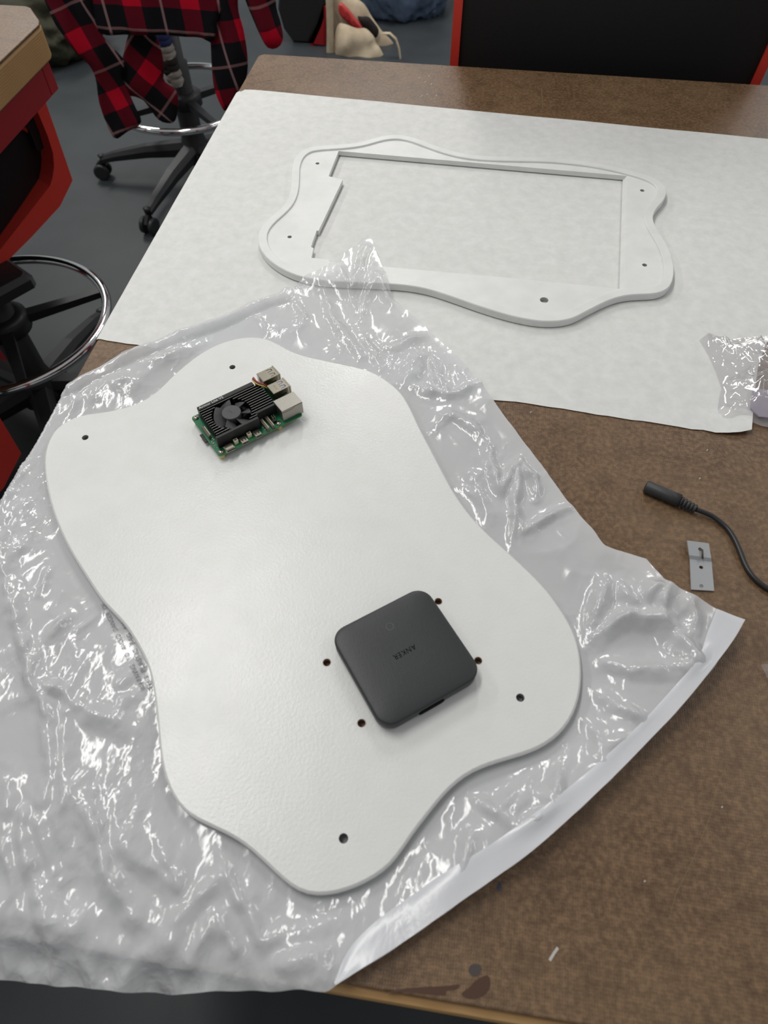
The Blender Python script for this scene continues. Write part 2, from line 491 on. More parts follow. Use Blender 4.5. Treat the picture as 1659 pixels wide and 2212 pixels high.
# buffalo check with thin pale lines
a = Mat('plaid_flannel', lin(120, 10, 30), .85, 0, .2)
tc = a.n('ShaderNodeTexCoord'); sp = a.n('ShaderNodeSeparateXYZ'); a.l(tc.outputs['UV'], sp.inputs[0])
def band(ax):
    fr = a.math('FRACT', sp.outputs[ax])
    red = a.math('LESS_THAN', fr, .32)
    ln = a.math('COMPARE', fr, .66, .021)
    return red, ln
ru, lu = band('X'); rv, lv = band('Y')
both = a.math('MULTIPLY', a.math('ADD', ru, rv), .5)
c = a.ramp(both, [(0, lin(17, 15, 20)), (.5, lin(96, 9, 27)), (1, lin(190, 9, 40))])
c = a.mix(a.math('MULTIPLY', lu, .6), c, lin(176, 140, 140)); c = a.mix(a.math('MULTIPLY', lv, .42), c, lin(176, 130, 130))
a.col(c); a.bump(a.noise(500, 2), .3, .001); M['plaid'] = a.m

# ------------------------------------------------------------------ setting: floor
FLOOR = -0.80
tag(MB().add([(-6,-4,FLOOR),(6,-4,FLOOR),(6,8,FLOOR),(-6,8,FLOOR)], [(0,1,2,3)]).build('floor', M['floor']),
    'dark grey vinyl floor of the workshop', None, None, 'structure')

# ------------------------------------------------------------------ work tables
YF = -1.190
def rounded_rect(x0, x1, y0, y1, r, n=6):
    out = []
    for cx, cy, a0 in ((x1-r, y0+r, -PI/2), (x1-r, y1-r, 0), (x0+r, y1-r, PI/2), (x0+r, y0+r, PI)):
        for k in range(n+1):
            t = a0+PI/2*k/n; out.append((cx+r*math.cos(t), cy+r*math.sin(t)))
    return out
def slab(poly, z0, z1, b):
    P = ccw(np.array(poly)); m = MB(); R = []
    for i, z in ((b, z0), (0, z0+b), (0, z1-b), (b*.35, z1-b*.3), (b, z1)):
        Q = offset(P, i); R.append([(q[0], q[1], z) for q in Q])
    return m.rings(R, False)
def work_table(label, x0, x1, y0, y1, corner_poly=None, lip=0.0, far=0.0, legin=0.0, aph=.07):
    t = empty('work_table', ((x0+x1)/2, (y0+y1)/2, FLOOR)); ox, oy = t.location[0], t.location[1]
    tag(t, label, 'table')
    def P(poly): return [(p[0]-ox, p[1]-oy) for p in poly]
    poly = corner_poly or rounded_rect(x0, x1, y0, y1, .012)
    inner = [tuple(q) for q in offset(ccw(np.array(poly)), .0)]
    top = [(p[0], p[1]+(lip if p[1] < (y0+y1)/2 else 0)) for p in inner]
    slab(P(top), -FLOOR-.0045, -FLOOR, .0012).build('hardboard_top', M['hardboard'], t)
    slab(P(poly), -FLOOR-.055, -FLOOR-.0045, .004).build('wooden_slab', M['wood'], t)
    i = .012; z1 = -FLOOR-.055
    m = MB()
    X0, X1, Y0, Y1 = x0+i-ox, x1-i-ox, y0+i-oy, y1-i-far-oy
    for (a0, a1, b0, b1) in ((X0, X1, Y0, Y0+.03), (X0, X1, Y1-.03, Y1), (X0, X0+.03, Y0+.03, Y1-.03), (X1-.03, X1, Y0+.03, Y1-.03)):
        m.box(a0, a1, b0, b1, z1-aph, z1, .002)
    m.build('apron', M['red_steel'], t)
    for a, b in ((X0+.03, Y0+.03), (X1-.09-legin, Y0+.03), (X0+.03, Y1-.09), (X1-.09-legin, Y1-.09)):
        MB().box(a, a+.06, b, b+.06, 0, z1, .006).build('leg', M['red_steel'], t)
    return t
main = work_table('large work table with scuffed brown hardboard top and pale wood edge', 0.0, 1.75, YF-.004, 0.0, lip=.006)
poly = [(-.401, -1.9), (-.401, .060), (-.407, .075), (-.446, .125), (-.458, .131), (-1.5, .131), (-1.5, -1.9)]
left_t = work_table('second work table at left with light wood edge and red steel apron', -1.5, -.401, -1.9, .131, corner_poly=poly, far=.05, legin=.38, aph=.05)

# wear on the main table (thin films lying on the board)
mo = main.location
def wear(name, pxs, mat, z=.00025):
    P = [on2(*p) for p in pxs]
    mm = MB(); mm.plate([(p[0]-mo[0], p[1]-mo[1]) for p in P], [], -FLOOR-.0002, -FLOOR+z); return mm.build(name, mat, main)
def scratch(pts, wid=.0006, mat='scratch'):
    mm = MB(); P = [on(*p) for p in pts]
    for a, b in zip(P[:-1], P[1:]):
        d = (b-a)[:2]; n = np.array([-d[1], d[0]])/np.linalg.norm(d)*wid/2
        z = -FLOOR+.00022
        q = [(a[0]+n[0]-mo[0], a[1]+n[1]-mo[1], z), (a[0]-n[0]-mo[0], a[1]-n[1]-mo[1], z), (b[0]-n[0]-mo[0], b[1]-n[1]-mo[1], z), (b[0]+n[0]-mo[0], b[1]+n[1]-mo[1], z)]
        mm.add(q, [(0, 1, 2, 3)])
    mm.build('scratch', M[mat], main)
wear('stain', smooth_closed([(997,2148),(1015,2132),(1028,2118),(1050,2107),(1058,2115),(1057,2135),(1045,2150),(1020,2158)], 4), M['stain'])
wear('stain', smooth_closed([(830,2145),(870,2136),(920,2132),(960,2130),(992,2127),(985,2137),(965,2140),(960,2150),(920,2147),(880,2143)], 4), M['stain'])
wear('stain', smooth_closed([(1012,2095),(1020,2083),(1034,2083),(1040,2092),(1034,2106),(1020,2108)], 4), M['smudge'])
wear('stain', smooth_closed([(1074,1913),(1079,1905),(1083,1912),(1080,1924),(1074,1922)], 4), M['ink'])
scratch([(1570,1650),(1549,1700),(1535,1760),(1500,1850),(1460,1930),(1445,1985)], .00035)
scratch([(1680,1760),(1650,1800),(1612,1830)], .0003)
scratch([(1187,2075),(1196,2060),(1205,2047)], .0016, 'fleck')
scratch([(1530,945),(1568,987)], .0005); scratch([(1602,980),(1630,1012)], .0005)
scratch([(1220,1150),(1240,1160)], .0005)
for x, y in ((1526,974),(1510,1035),(1391,1905),(904,170),(917,178),(925,166),(930,183),(922,205),(909,209),(941,208),(1145,892),(1558,1745)):
    scratch([(x, y), (x+3, y-3)], .0008, 'fleck')
scratch([(566,175),(595,172),(625,164)], .0012); scratch([(1170,190),(1172,235)], .0008)

# ------------------------------------------------------------------ paper sheet
PZ = .0009
bot = [(206,733),(240,738),(306,747)] + [(306+(1053-306)*k/6, 747+(862-747)*k/6) for k in range(1, 6)] + [(1053,862),(1120,869),(1198,881),(1300,897),(1400,911),(1466,922),(1540,932),(1578,938),(1600,937),(1620,935)]
edge = [on2(x, y, PZ) for x, y in bot]
E2 = resample(np.array(edge), .004, False)
E2[:, 1] += RNG.normal(0, .0006, len(E2))
tl = on2(540, 193, PZ); tr = on2(1659, 300, PZ)
back = np.array([tl[0]+.02, tl[1]]); dirb = (np.array(tr)-np.array(tl)); dirb /= np.linalg.norm(dirb)
right_top = np.array(tr)+dirb*.10
pr = on2(1622, 911, PZ)
yl0 = edge[0][1]; yl1 = tl[1]-dirb[1]*tl[0]
outl = [(.004, yl0+.001)] + [tuple(p) for p in E2[1:]] + [pr, (pr[0]+.02, pr[1]+.08), tuple(right_top)] + \
       [tuple(np.array(tl)+dirb*k*.15) for k in range(4, 0, -1)] + [(tl[0]+.012, tl[1]-.0005), (.010, yl1-.002), (.004, yl1-.008)]
V2, F2, _ = triangulated(np.array(outl), .011, 3)
X, Y = V2[:, 0], V2[:, 1]
zz = PZ+.0012*np.clip(noise(X*7, Y*7, 2), 0, 1)*sstep(.02, .08, X); xx = X
# the torn end lifts a little at its right corner
zz += .004*sstep(.05, 0, np.hypot(X-pr[0], Y-pr[1]+.01))
pm = MB().add(np.stack([xx, Y, zz], 1), F2, True)
ny = 60; pr_ = [(.004, PZ), (.001, PZ-.0001), (-.0015, PZ-.0011), (-.0032, PZ-.0032), (-.0042, PZ-.006), (-.0050, PZ-.036)]
vv = []
for k in range(ny+1):
    y0_ = yl0+.001+(yl1-.008-yl0-.001)*k/ny
    for q, (x_, z_) in enumerate(pr_):
        vv.append((x_+.0006*noise(np.array([y0_*20]), np.array([.5]), 8)[0]*q/5, y0_-.012*(q/5)*(k == ny), z_))
pm.add(vv, [(k*6+q, k*6+q+1, (k+1)*6+q+1, (k+1)*6+q) for k in range(ny) for q in range(5)], True)
tag(pm.build('paper_sheet', M['paper']),
    'wide sheet of white paper across the brown table with torn front edge', 'paper')

# ------------------------------------------------------------------ back panel (white board in front)
BZ0, BZ1 = .0030, .0095
board_px = [(482,738),(521,728),(558,727),(581,732),(603,743),(622,754),(655,767),(700,777),(740,786),(780,794),(817,808),(847,829),(870,850),(888,881),(907,922),(929,964),(952,1008),(978,1057),(1012,1106),(1049,1147),(1098,1191),(1146,1236),(1182,1273),(1206,1306),(1229,1341),(1247,1380),(1256,1424),(1257,1470),(1251,1511),(1236,1550),(1214,1581),(1183,1606),(1147,1624),(1101,1638),(1055,1652),(1014,1670),(978,1697),(946,1732),(920,1766),(893,1800),(846,1868),(798,1902),(754,1922),(711,1933),(673,1934),(640,1924),(608,1898),(564,1856),(521,1819),(472,1793),(418,1768),(390,1746),(368,1712),(352,1668),(344,1618),(338,1549),(331,1492),(320,1441),(297,1394),(266,1346),(221,1299),(187,1248),(155,1197),(131,1150),(112,1100),(99,1045),(94,995),(99,962),(110,939),(125,920),(151,904),(181,894),(215,890),(241,886),(271,879),(300,869),(327,853),(349,835),(371,812),(394,792),(420,771),(450,752)]
BO = ccw(relax(resample(smooth_closed([on2(x, y, BZ1) for x, y in board_px], 4), .006), 2))
panel = empty('back_panel', (0, 0, 0))
tag(panel, 'large white painted board with wavy outline lying on crumpled white plastic', 'board')
def circ(c, r, n=20): return [(c[0]+r*math.cos(2*PI*k/n), c[1]+r*math.sin(2*PI*k/n)) for k in range(n)]
holes_small = [on2(x, y, BZ1) for x, y in ((706,1431),(781,1562),(947,1299),(1033,1427))]
holes_big = [on2(x, y, BZ1) for x, y in ((184,945),(502,793),(1124,1507),(742,1811))]
HL = [(h, .0028) for h in holes_small]+[(h, .0030) for h in holes_big]
mm = MB()
prof = [(.0028, BZ0), (.0008, BZ0+.0008), (0, BZ0+.0025), (0, BZ1-.0022), (.0006, BZ1-.0008), (.0018, BZ1)]
mm.rings([[(q[0], q[1], z) for q in offset(BO, i)] for i, z in prof], True, cap0=True, cap1=False)
T = offset(BO, .0018)
loops = [[tuple(q) for q in T]] + [circ(h, r) for h, r in HL]
tri = tessellate_polygon([[Vector((p[0], p[1], 0)) for p in l] for l in loops])
flat = [p for l in loops for p in l]
fc = []
for t in tri:
    a_, b_, c_ = (flat[i] for i in t)
    s2 = (b_[0]-a_[0])*(c_[1]-a_[1])-(b_[1]-a_[1])*(c_[0]-a_[0])
    if abs(s2) > 1e-12: fc.append(tuple(t) if s2 > 0 else tuple(reversed(t)))
mm.add([(p[0], p[1], BZ1) for p in flat], fc, False)
mm.build('panel_body', M['white_paint'], panel)
for k, (h, r) in enumerate(HL):
    h0 = MB(); n = 20
    h0.rings([[(h[0]+q*math.cos(2*PI*i/n), h[1]+q*math.sin(2*PI*i/n), z) for i in range(n)] for q, z in ((r, BZ1), (r*.93, BZ1-.0006), (r*.9, BZ0+.0004))], True, cap0=False, cap1=True)
    # wall seen from inside: flip
    h0.f = [tuple(reversed(f)) for f in h0.f[:-1]]+[h0.f[-1]]
    hb = h0.build('screw_hole', M['hole'] if k < 4 else M['hole_grey'], panel)
    if k < 4:
        h1 = MB(); ro_ = [1.15+.05*math.sin(i*.63+k)+.03*math.sin(i*1.57+2*k) for i in range(n)]
        h1.rings([[(h[0]+r*g*math.cos(2*PI*i/n), h[1]+r*g*math.sin(2*PI*i/n), BZ1+.00004) for i, g in enumerate(gg)] for gg in ([1.0]*n, ro_)], False, cap0=False, cap1=False)
        h1.f = [tuple(reversed(f)) for f in h1.f]; h1.build('chipped_rim', M['chip_rim'], hb)

# ------------------------------------------------------------------ picture-frame front (white, far)
FZ0, FZ1, FZR = .0022, .0102, .0080
def f7(x, y): return (530+x/1.746, 270+y/1.746)
frame_px = [(174,165),(180,138),(193,113),(218,92),(255,80),(320,75),(390,70),(440,62),(490,47),(540,37),(590,37),(640,48),(700,70),(760,91),(820,106),(880,114),(960,118),(1050,120),(1140,122),(1230,130),(1310,140),(1390,155),(1460,172),(1520,190),(1565,212),(1586,235),(1589,258),(1577,285),(1553,312),(1538,340),(1541,368),(1562,405),(1590,450),(1610,500),(1617,550),(1609,595),(1589,620),(1553,634),(1505,637),(1450,640),(1400,650),(1350,670),(1290,700),(1240,726),(1190,738),(1130,740),(1070,733),(1000,718),(920,695),(840,668),(760,640),(680,616),(600,603),(530,598),(460,595),(380,592),(300,587),(240,578),(190,565),(140,543),(100,517),(70,488),(53,460),(46,430),(50,402),(65,376),(90,350),(120,325),(145,300),(162,270),(170,238),(173,200)]
FO = ccw(relax(resample(smooth_closed([on2(*f7(x, y), FZ1) for x, y in frame_px], 4), .005), 2))
open_px = [(352,98),(314,193),(367,206),(276,399),(269,398),(247,460),(257,464),(249,501),(318,508),(317,516),(540,536),(1000,577),(1430,620),(1440,192)]
FOP = ccw(np.array([on2(*f7(x, y), FZR) for x, y in open_px]))
frame = empty('picture_frame', (0, 0, 0))
tag(frame, 'white wavy-edged frame with rectangular opening lying on the white paper', 'frame')
fh = [(on2(*f7(x, y), FZR), r) for x, y, r in ((272,145,.0026),(167,422,.0026),(1497,247,.0028),(1506,528,.0028),(1127,660,.0046))]
mm = MB()
RIM = .0105
IN = relax(offset(FO, RIM), 3)
prof = [(FO, FZ0), (FO, FZ1-.0008), (offset(FO, .0008), FZ1), (offset(IN, -.0006), FZ1), (IN, FZ1-.0006), (offset(IN, .0002), FZR)]
mm.rings([[(q[0], q[1], z) for q in P] for P, z in prof], False, cap0=False, cap1=False)
inner = [tuple(q) for q in offset(IN, .0002)]
loops = [inner, [tuple(q) for q in FOP]]+[circ(h, r, 18) for h, r in fh]
def cap(loops, z, up=True):
    tri = tessellate_polygon([[Vector((p[0], p[1], 0)) for p in l] for l in loops]); flat = [p for l in loops for p in l]; out = []
    for t in tri:
        a_, b_, c_ = (flat[i] for i in t); s2 = (b_[0]-a_[0])*(c_[1]-a_[1])-(b_[1]-a_[1])*(c_[0]-a_[0])
        if abs(s2) < 1e-13: continue
        out.append(tuple(t) if (s2 > 0) == up else tuple(reversed(t)))
    mm.add([(p[0], p[1], z) for p in flat], out, False)
cap(loops, FZR); cap([[tuple(q) for q in FO], [tuple(q) for q in FOP]], FZ0, False)
n = len(FOP); vv = [(q[0], q[1], FZR) for q in FOP]+[(q[0]-(.004 if q[0] > .5 else 0), q[1], FZ0) for q in FOP]
mm.add(vv, [(i, (i+1) % n, n+(i+1) % n, n+i) for i in range(n)])
mm.build('frame_body', M['white_frame'], frame)
for h, r in fh:
    h0 = MB(); n = 18
    h0.rings([[(h[0]+r*math.cos(2*PI*i/n), h[1]+r*math.sin(2*PI*i/n), z) for i in range(n)] for z in (FZR, FZ0+.0006)], True, cap0=False, cap1=True)
    h0.f = [tuple(reversed(f)) for f in h0.f[:-1]]+[h0.f[-1]]
    h0.build('screw_hole', M['hole_pale'], frame)

# ------------------------------------------------------------------ white plastic bag under the board
def ray_front(px, py, k=.85):
    z = 0.0
    for _ in range(30):
        p = on(px, py, z); z = -max(0.0, YF-p[1])*k
    return (float(p[0]), float(p[1]))
top_px = [(0,1052),(45,985),(100,908),(150,830),(185,811),(225,795),(300,757),(360,733),(420,708),(490,681),(560,650),(600,637),(640,625),(700,597),(735,576),(760,556),(780,543),(798,535),(806,545),(815,575),(836,622),(846,655),(864,668),(890,688),(912,702),(925,722),(960,755),(1010,812),(1052,862),(1110,938),(1165,1012),(1235,1108),(1300,1190),(1345,1206),(1388,1222),(1408,1252),(1425,1280),(1460,1294),(1500,1310),(1550,1333),(1597,1352),(1570,1397),(1525,1455),(1480,1512),(1440,1558),(1400,1600),(1330,1672),(1240,1758),(1150,1838),(1075,1893),(1000,1945),(925,1998),(850,2050),(785,2090),(722,2131)]
front_px = [(712,2140),(650,2138),(540,2140),(440,2143),(350,2147),(300,2144),(250,2136),(190,2134),(130,2130),(60,2121),(0,2113)]
BG = [on2(x, y, .004) for x, y in top_px] + [ray_front(x, y) for x, y in front_px]
fx, fy = BG[-1]; BG += [(fx-.05, fy+.001), (fx-.11, fy+.002), (-.012, YF-.03), (-.016, YF+.05)]
lx0 = BG[0]; BG += [(-.016, (YF+.05)*.66+lx0[1]*.34), (-.016, (YF+.05)*.33+lx0[1]*.67), (-.016, lx0[1]-.02)]
# left border runs just over the table edge
BG = [(-.014 if (abs(p[0]) < .02 and p[1] < -.76) else p[0], p[1]) for p in BG]
BGa = ccw(resample(np.array(BG), .0032))
# slightly ragged outline
BGa = BGa + np.stack([noise(BGa[:, 0]*60, BGa[:, 1]*60, 5), noise(BGa[:, 0]*60, BGa[:, 1]*60, 6)], 1)*.0014
V2, F2, BP = triangulated(BGa, .0021, 5)
X, Y = V2[:, 0], V2[:, 1]
d_out = poly_dist(resample(BGa, .008), X, Y)
BOc = resample(BO, .008)
inb = inside(BOc, X, Y); d_b = poly_dist(BOc, X, Y); d_b = np.where(inb, -d_b, d_b)
free = sstep(-.002, .035, d_b)            # 0 below the board, 1 well away from it
Z = np.zeros_like(X)
folds = [  # photograph polylines, height, half width
 ([(10,1229),(38,1315),(76,1451),(108,1571),(112,1625),(114,1688),(109,1735)], .006, .006),
 ([(149,1545),(147,1634),(139,1656),(149,1700),(140,1760),(135,1800),(150,1850)], .005, .007),
 ([(177,1695),(215,1799),(240,1880),(262,1934),(290,1975),(320,2000)], .007, .007),
 ([(150,1660),(180,1760),(205,1800)], .004, .006),
 ([(174,1520),(196,1542),(269,1568),(313,1587)], .006, .008),
 ([(54,1772),(70,1850),(90,1929),(112,1985),(127,2016)], .007, .007),
 ([(20,1700),(15,1790),(30,1880),(45,1960)], .005, .008),
 ([(95,1770),(110,1850),(118,1900)], .004, .006),
 ([(468,1803),(490,1868),(521,1934),(550,1985),(575,2032)], .006, .005),
 ([(342,2043),(400,1975),(472,1896)], .006, .008),
 ([(461,1972),(450,2010),(423,2070)], .006, .006), ([(461,1972),(500,2030),(520,2070)], .006, .007),
 ([(575,2032),(640,2010),(690,2003),(786,1930)], .005, .007),
 ([(560,1860),(545,1890),(548,1930)], .004, .005), ([(596,1900),(592,1930),(580,1950)], .004, .005),
 ([(660,1990),(640,1960),(625,1950)], .004, .006),
 ([(600,2090),(660,2070),(727,2048)], .004, .006),
 ([(330,1790),(360,1840),(390,1900),(400,1930)], .005, .007),
 ([(260,1780),(290,1830),(330,1870),(385,1920)], .004, .008),
 ([(5,1180),(25,1290),(40,1350)], .004, .008), ([(70,1450),(95,1480),(150,1500),(165,1530)], .006, .006),
 ([(85,1285),(105,1245),(112,1232)], .004, .004), ([(115,1372),(140,1350),(150,1335)], .004, .005), ([(170,1370),(195,1345),(208,1328)], .003, .003),
 ([(260,1475),(290,1450),(305,1440)], .004, .004), ([(262,1540),(275,1510),(310,1500),(330,1505)], .004, .005),
 ([(1050,970),(1068,1030),(1079,1064)], .007, .006), ([(1104,1195),(1115,1085),(1119,1001)], .008, .004),
 ([(1119,1001),(1095,1033),(1085,1070)], .006, .005), ([(1119,1001),(1150,1040),(1153,1080)], .006, .005),
 ([(970,896),(930,930)], .006, .006), ([(970,896),(1020,925),(1052,968)], .006, .006), ([(968,860),(1032,842)], .006, .006),
 ([(968,860),(930,845),(892,833)], .006, .006), ([(968,860),(950,820),(938,784)], .006, .006),
 ([(1131,1150),(1112,1083)], .005, .005), ([(1131,1150),(1180,1125),(1222,1108)], .006, .005),
 ([(1023,1031),(1040,1085),(1050,1143)], .005, .007), ([(975,1048),(1005,1055),(1030,1075)], .004, .004),
 ([(780,724),(805,760),(822,800)], .005, .005), ([(836,750),(880,745),(911,740)], .008, .006), ([(866,836),(890,800),(904,776)], .008, .010),
 ([(812,616),(830,650),(848,668)], .006, .005), ([(735,600),(750,640),(770,680)], .005, .006), ([(790,560),(780,600),(760,640)], .006, .005), ([(822,620),(790,650),(775,700)], .005, .005),
 ([(640,650),(660,690),(640,720)], .003, .005), ([(560,690),(575,720),(600,712)], .004, .006), ([(700,640),(720,700),(780,770)], .005, .006),
 ([(1252,1400),(1348,1337),(1417,1350),(1490,1437)], .013, .009), ([(1303,1268),(1280,1346),(1257,1378)], .010, .008),
 ([(1426,1282),(1410,1350)], .010, .006), ([(1380,1315),(1395,1290),(1418,1285)], .008, .006), ([(1330,1270),(1355,1305),(1380,1318)], .008, .008),
 ([(1260,1424),(1400,1460),(1490,1451)], .006, .007), ([(1280,1492),(1330,1530),(1380,1565)], .006, .005),
 ([(1478,1320),(1495,1360),(1480,1390),(1455,1370)], .007, .006), ([(1440,1410),(1462,1390),(1490,1430)], .006, .006),
 ([(1298,1643),(1285,1575),(1260,1540)], .005, .006), ([(1248,1524),(1280,1580),(1293,1594)], .005, .005), ([(1310,1620),(1340,1600)], .004, .005),
 ([(1165,1652),(1120,1700),(1074,1753)], .006, .006), ([(1229,1598),(1205,1660),(1184,1735),(1165,1720)], .007, .006),
 ([(1106,1794),(1060,1750),(1028,1726)], .006, .005), ([(1106,1794),(1160,1770),(1193,1744)], .006, .005), ([(1125,1715),(1110,1755),(1105,1775)], .004, .006),
 ([(975,1760),(985,1720),(1010,1700)], .003, .006), ([(994,1900),(1010,1830),(1018,1800)], .003, .005), ([(860,1950),(880,1900),(920,1840)], .003, .007),
 ([(210,860),(240,830),(300,835)], .003, .012), ([(330,790),(380,770),(440,742)], .004, .007), ([(160,870),(130,920),(100,970)], .005, .008),
 ([(0,1120),(30,1050),(70,1010)], .005, .010), ([(55,1080),(70,1120),(60,1180)], .004, .010),
]
ridge = np.zeros_like(X); near = np.zeros_like(X)
wx = X+.004*noise(X*38, Y*38, 11)+.0015*noise(X*120, Y*120, 13); wy = Y+.004*noise(X*38, Y*38, 12)+.0015*noise(X*120, Y*120, 14)
for pl, h_, wd in folds:
    P = [on2(x, y, .004) for x, y in pl]; best = np.zeros_like(X); n = len(P)-1
    for i in range(n):
        d, t = seg_dist(P[i], P[i+1], wx, wy); u = (i+t)/n
        amp = h_*(.35+.65*np.sin(PI*np.clip(u, .02, .98))**.6)
        best = np.maximum(best, amp*np.clip(1-d/(wd*1.25), 0, 1))
        near = np.maximum(near, np.clip(1-d/(wd*2.6), 0, 1))
    ridge = np.maximum(ridge, best)+.35*np.minimum(ridge, best)
def rid(s, seed, wrp=.35):
    u = X*s+wrp*noise(X*s*1.7, Y*s*1.7, seed+40); v = Y*s*.62+wrp*noise(X*s*1.7, Y*s*1.7, seed+41)
    return 1-np.clip(np.abs(noise(u, v, seed))*2.3, 0, 1)
def crease(s, seed, ax=.45, rot=.35):
    c_, s_ = math.cos(rot), math.sin(rot); U = (X*c_+Y*s_)*s; V = (-X*s_+Y*c_)*s*ax
    return cells(U+.25*noise(U*1.3, V*1.3, seed), V+.25*noise(U*1.3, V*1.3, seed+1), seed)/s
calm = sstep(-.15, .25, noise(X*9, Y*9, 31))
crk = np.clip(sstep(.08, .4, noise(X*13+5, Y*11, 33))+.8*near, 0, 1)
Z += .0016+.0060*np.clip(noise(X*8, Y*6, 21)+.25, 0, 1)+ridge*(.75+.5*noise(X*90, Y*60, 15))
Z += .0011*rid(13, 1)**5+.0008*rid(30, 2)**5*calm
Z += .10*crease(24, 3)*(.35+.65*calm)+.16*crease(70, 5, .5, .2)*crk+.20*crease(150, 7, .6, .5)*crk*near
lowest = .0008
Z = np.where(d_b < .0005, np.minimum(Z, BZ0-.0008), Z)
Z = lowest+(Z-lowest)*np.where(d_b < 0, .0, free)*1.0+np.where(d_b < 0, .0008, .0008)
# the hem side stands off the table
hemline = np.array([on2(x, y, .004) for x, y in top_px[37:]])
d_h = poly_dist(hemline, X, Y, False)
Z += .0085*sstep(.055, .004, d_h)*sstep(0, .03, d_b)*sstep(YF+.0, YF+.09, Y)
rightline = np.array([on2(x, y, .004) for x, y in top_px[17:38]])
Z += .004*sstep(.03, .002, poly_dist(rightline, X, Y, False))*sstep(0, .02, d_b)
# rolled fold along the upper-left edge
upline = np.array([on2(x, y, .004) for x, y in top_px[3:12]])
Z += .007*np.clip(1-np.abs(poly_dist(upline, X, Y, False)-.008)/.009, 0, 1)**.7
# over the frame at the tip
onf = inside(resample(FO, .008), X, Y); dfr = poly_dist(resample(FO, .008), X, Y); dfr = np.where(onf, -dfr, dfr)
Z += (FZ1+.001)*sstep(.028, -.001, dfr)
# over the front and the left edge of the table
s_ = np.clip(YF-.003-Y, 0, None)
Zh = -s_*.85
Z = Z+Zh+(.008*noise(X*35, Y*20, 51)+.004*noise(X*80, Y*50, 52)+.40*crease(45, 9, .5, 1.2)+.30*crease(110, 4, .6, .4)-.004)*sstep(0, .015, s_)
Z += (.35*crease(70, 13, .8, .1)-.003)*sstep(YF+.006, YF-.012, Y)
lump = .017*np.clip(noise(X*19+.5*noise(X*40, Y*40, 62), np.zeros_like(X)+3.3, 61)+.35, 0, 1)*np.exp(-((Y-YF-.006)/.011)**2)*sstep(.40, .30, X)
Z += lump
s_ = np.clip(-.0008-X, 0, None); Z = np.where(X < .003, np.minimum(Z, .006)-s_*2.2, Z)
Zbag = Z
bag = empty('plastic_bag', (0, 0, 0))
tag(bag, 'crumpled translucent white plastic bag spread under the wavy white board', 'bag')
bm_ = MB().add(np.stack([X, Y, Z], 1), F2, False)
bm_.sm = [True]*len(bm_.f)
bo = bm_.build('bag_sheet', M['film'], bag)
tipc = on2(790, 600, .01)
op = .90-.42*sstep(.16, .03, np.hypot(X-tipc[0], Y-tipc[1]))-.16*sstep(-.02, .02, Y-(-.70+.0*X))*sstep(.1, .3, X)
op = np.clip(op+.05*noise(X*14, Y*14, 71), .4, .96)
crm = np.clip(.12+crk*.9+1.1*sstep(YF+.012, YF-.01, V2[:, 1]), 0, 1.2)
at = bo.data.attributes.new('crumple', 'FLOAT', 'POINT'); at.data.foreach_set('value', crm.astype(np.float32))
at = bo.data.attributes.new('opacity', 'FLOAT', 'POINT'); at.data.foreach_set('value', op.astype(np.float32))

# nearest-height lookup on the bag
def bag_z(x, y):
    k = np.argmin((X-x)**2+(Y-y)**2); return float(Zbag[k])
# folded hem strip along the lower right edge
inner_px = [(1538,1326),(1520,1372),(1490,1440),(1440,1500),(1380,1566),(1298,1643),(1200,1725),(1106,1794),(1050,1832),(992,1867),(940,1898),(900,1927),(850,1962),(800,2000),(752,2054),(722,2122)]
outer_px = [(1596,1352),(1570,1396),(1525,1455),(1480,1512),(1440,1558),(1400,1600),(1330,1672),(1240,1758),(1150,1838),(1075,1893),(1000,1945),(925,1998),(850,2050),(785,2090),(750,2113),(726,2128)]
A = resample(smooth_open([on2(x, y, .006) for x, y in inner_px], 5), .004, False); B = resample(smooth_open([on2(x, y, .006) for x, y in outer_px], 5), .004, False)
N = min(len(A), len(B)); ia = np.linspace(0, len(A)-1, N).astype(int); ib = np.linspace(0, len(B)-1, N).astype(int); A, B = A[ia], B[ib]
K = 7; vv = []
for i in range(N):
    for k in range(K):
        t = k/(K-1); p = A[i]*(1-t)+B[i]*t
        edge_lift = .0012+.0022*t*t+.0012*noise(np.array([p[0]*30]), np.array([p[1]*30]), 81)[0]
        vv.append((p[0], p[1], bag_z(p[0], p[1])+edge_lift))
ff = [(i*K+k, i*K+k+1, (i+1)*K+k+1, (i+1)*K+k) for i in range(N-1) for k in range(K-1)]
vv = np.array(vv)
zg = vv[:, 2].reshape(N, K)
for _ in range(10): zg[1:-1] = .25*zg[:-2]+.5*zg[1:-1]+.25*zg[2:]
zg[:, 0] -= .0006
vv[:, 2] = zg.ravel()
hm = MB().add(vv, ff, True)
hm.build('hem', M['film_hem'], bag)
# printed warning
def bag_text(body, p0, p1, size):
    a0, a1 = np.array(on2(*p0, .003)), np.array(on2(*p1, .003)); L = np.linalg.norm(a1-a0); d = (a1-a0)/L; nrm = np.array([-d[1], d[0]])
    v, f = text_mb(body, size, 1.15, fit=L, thin=.006); v[:, 0] += L/2
    pts = [(a0[0]+d[0]*q[0]+nrm[0]*q[1], a0[1]+d[1]*q[0]+nrm[1]*q[1]) for q in v]
    MB().add([(p[0], p[1], bag_z(*p)+.0009) for p in pts], f).build('printed_text', M['print'], bag)
bag_text('WARNING:  TO  AVOID  DANGER  OF', (311,1490), (222,1302), .0048)
bag_text('THIS  PLASTIC  BAG  AWAY', (326,1488), (258,1322), .0048)

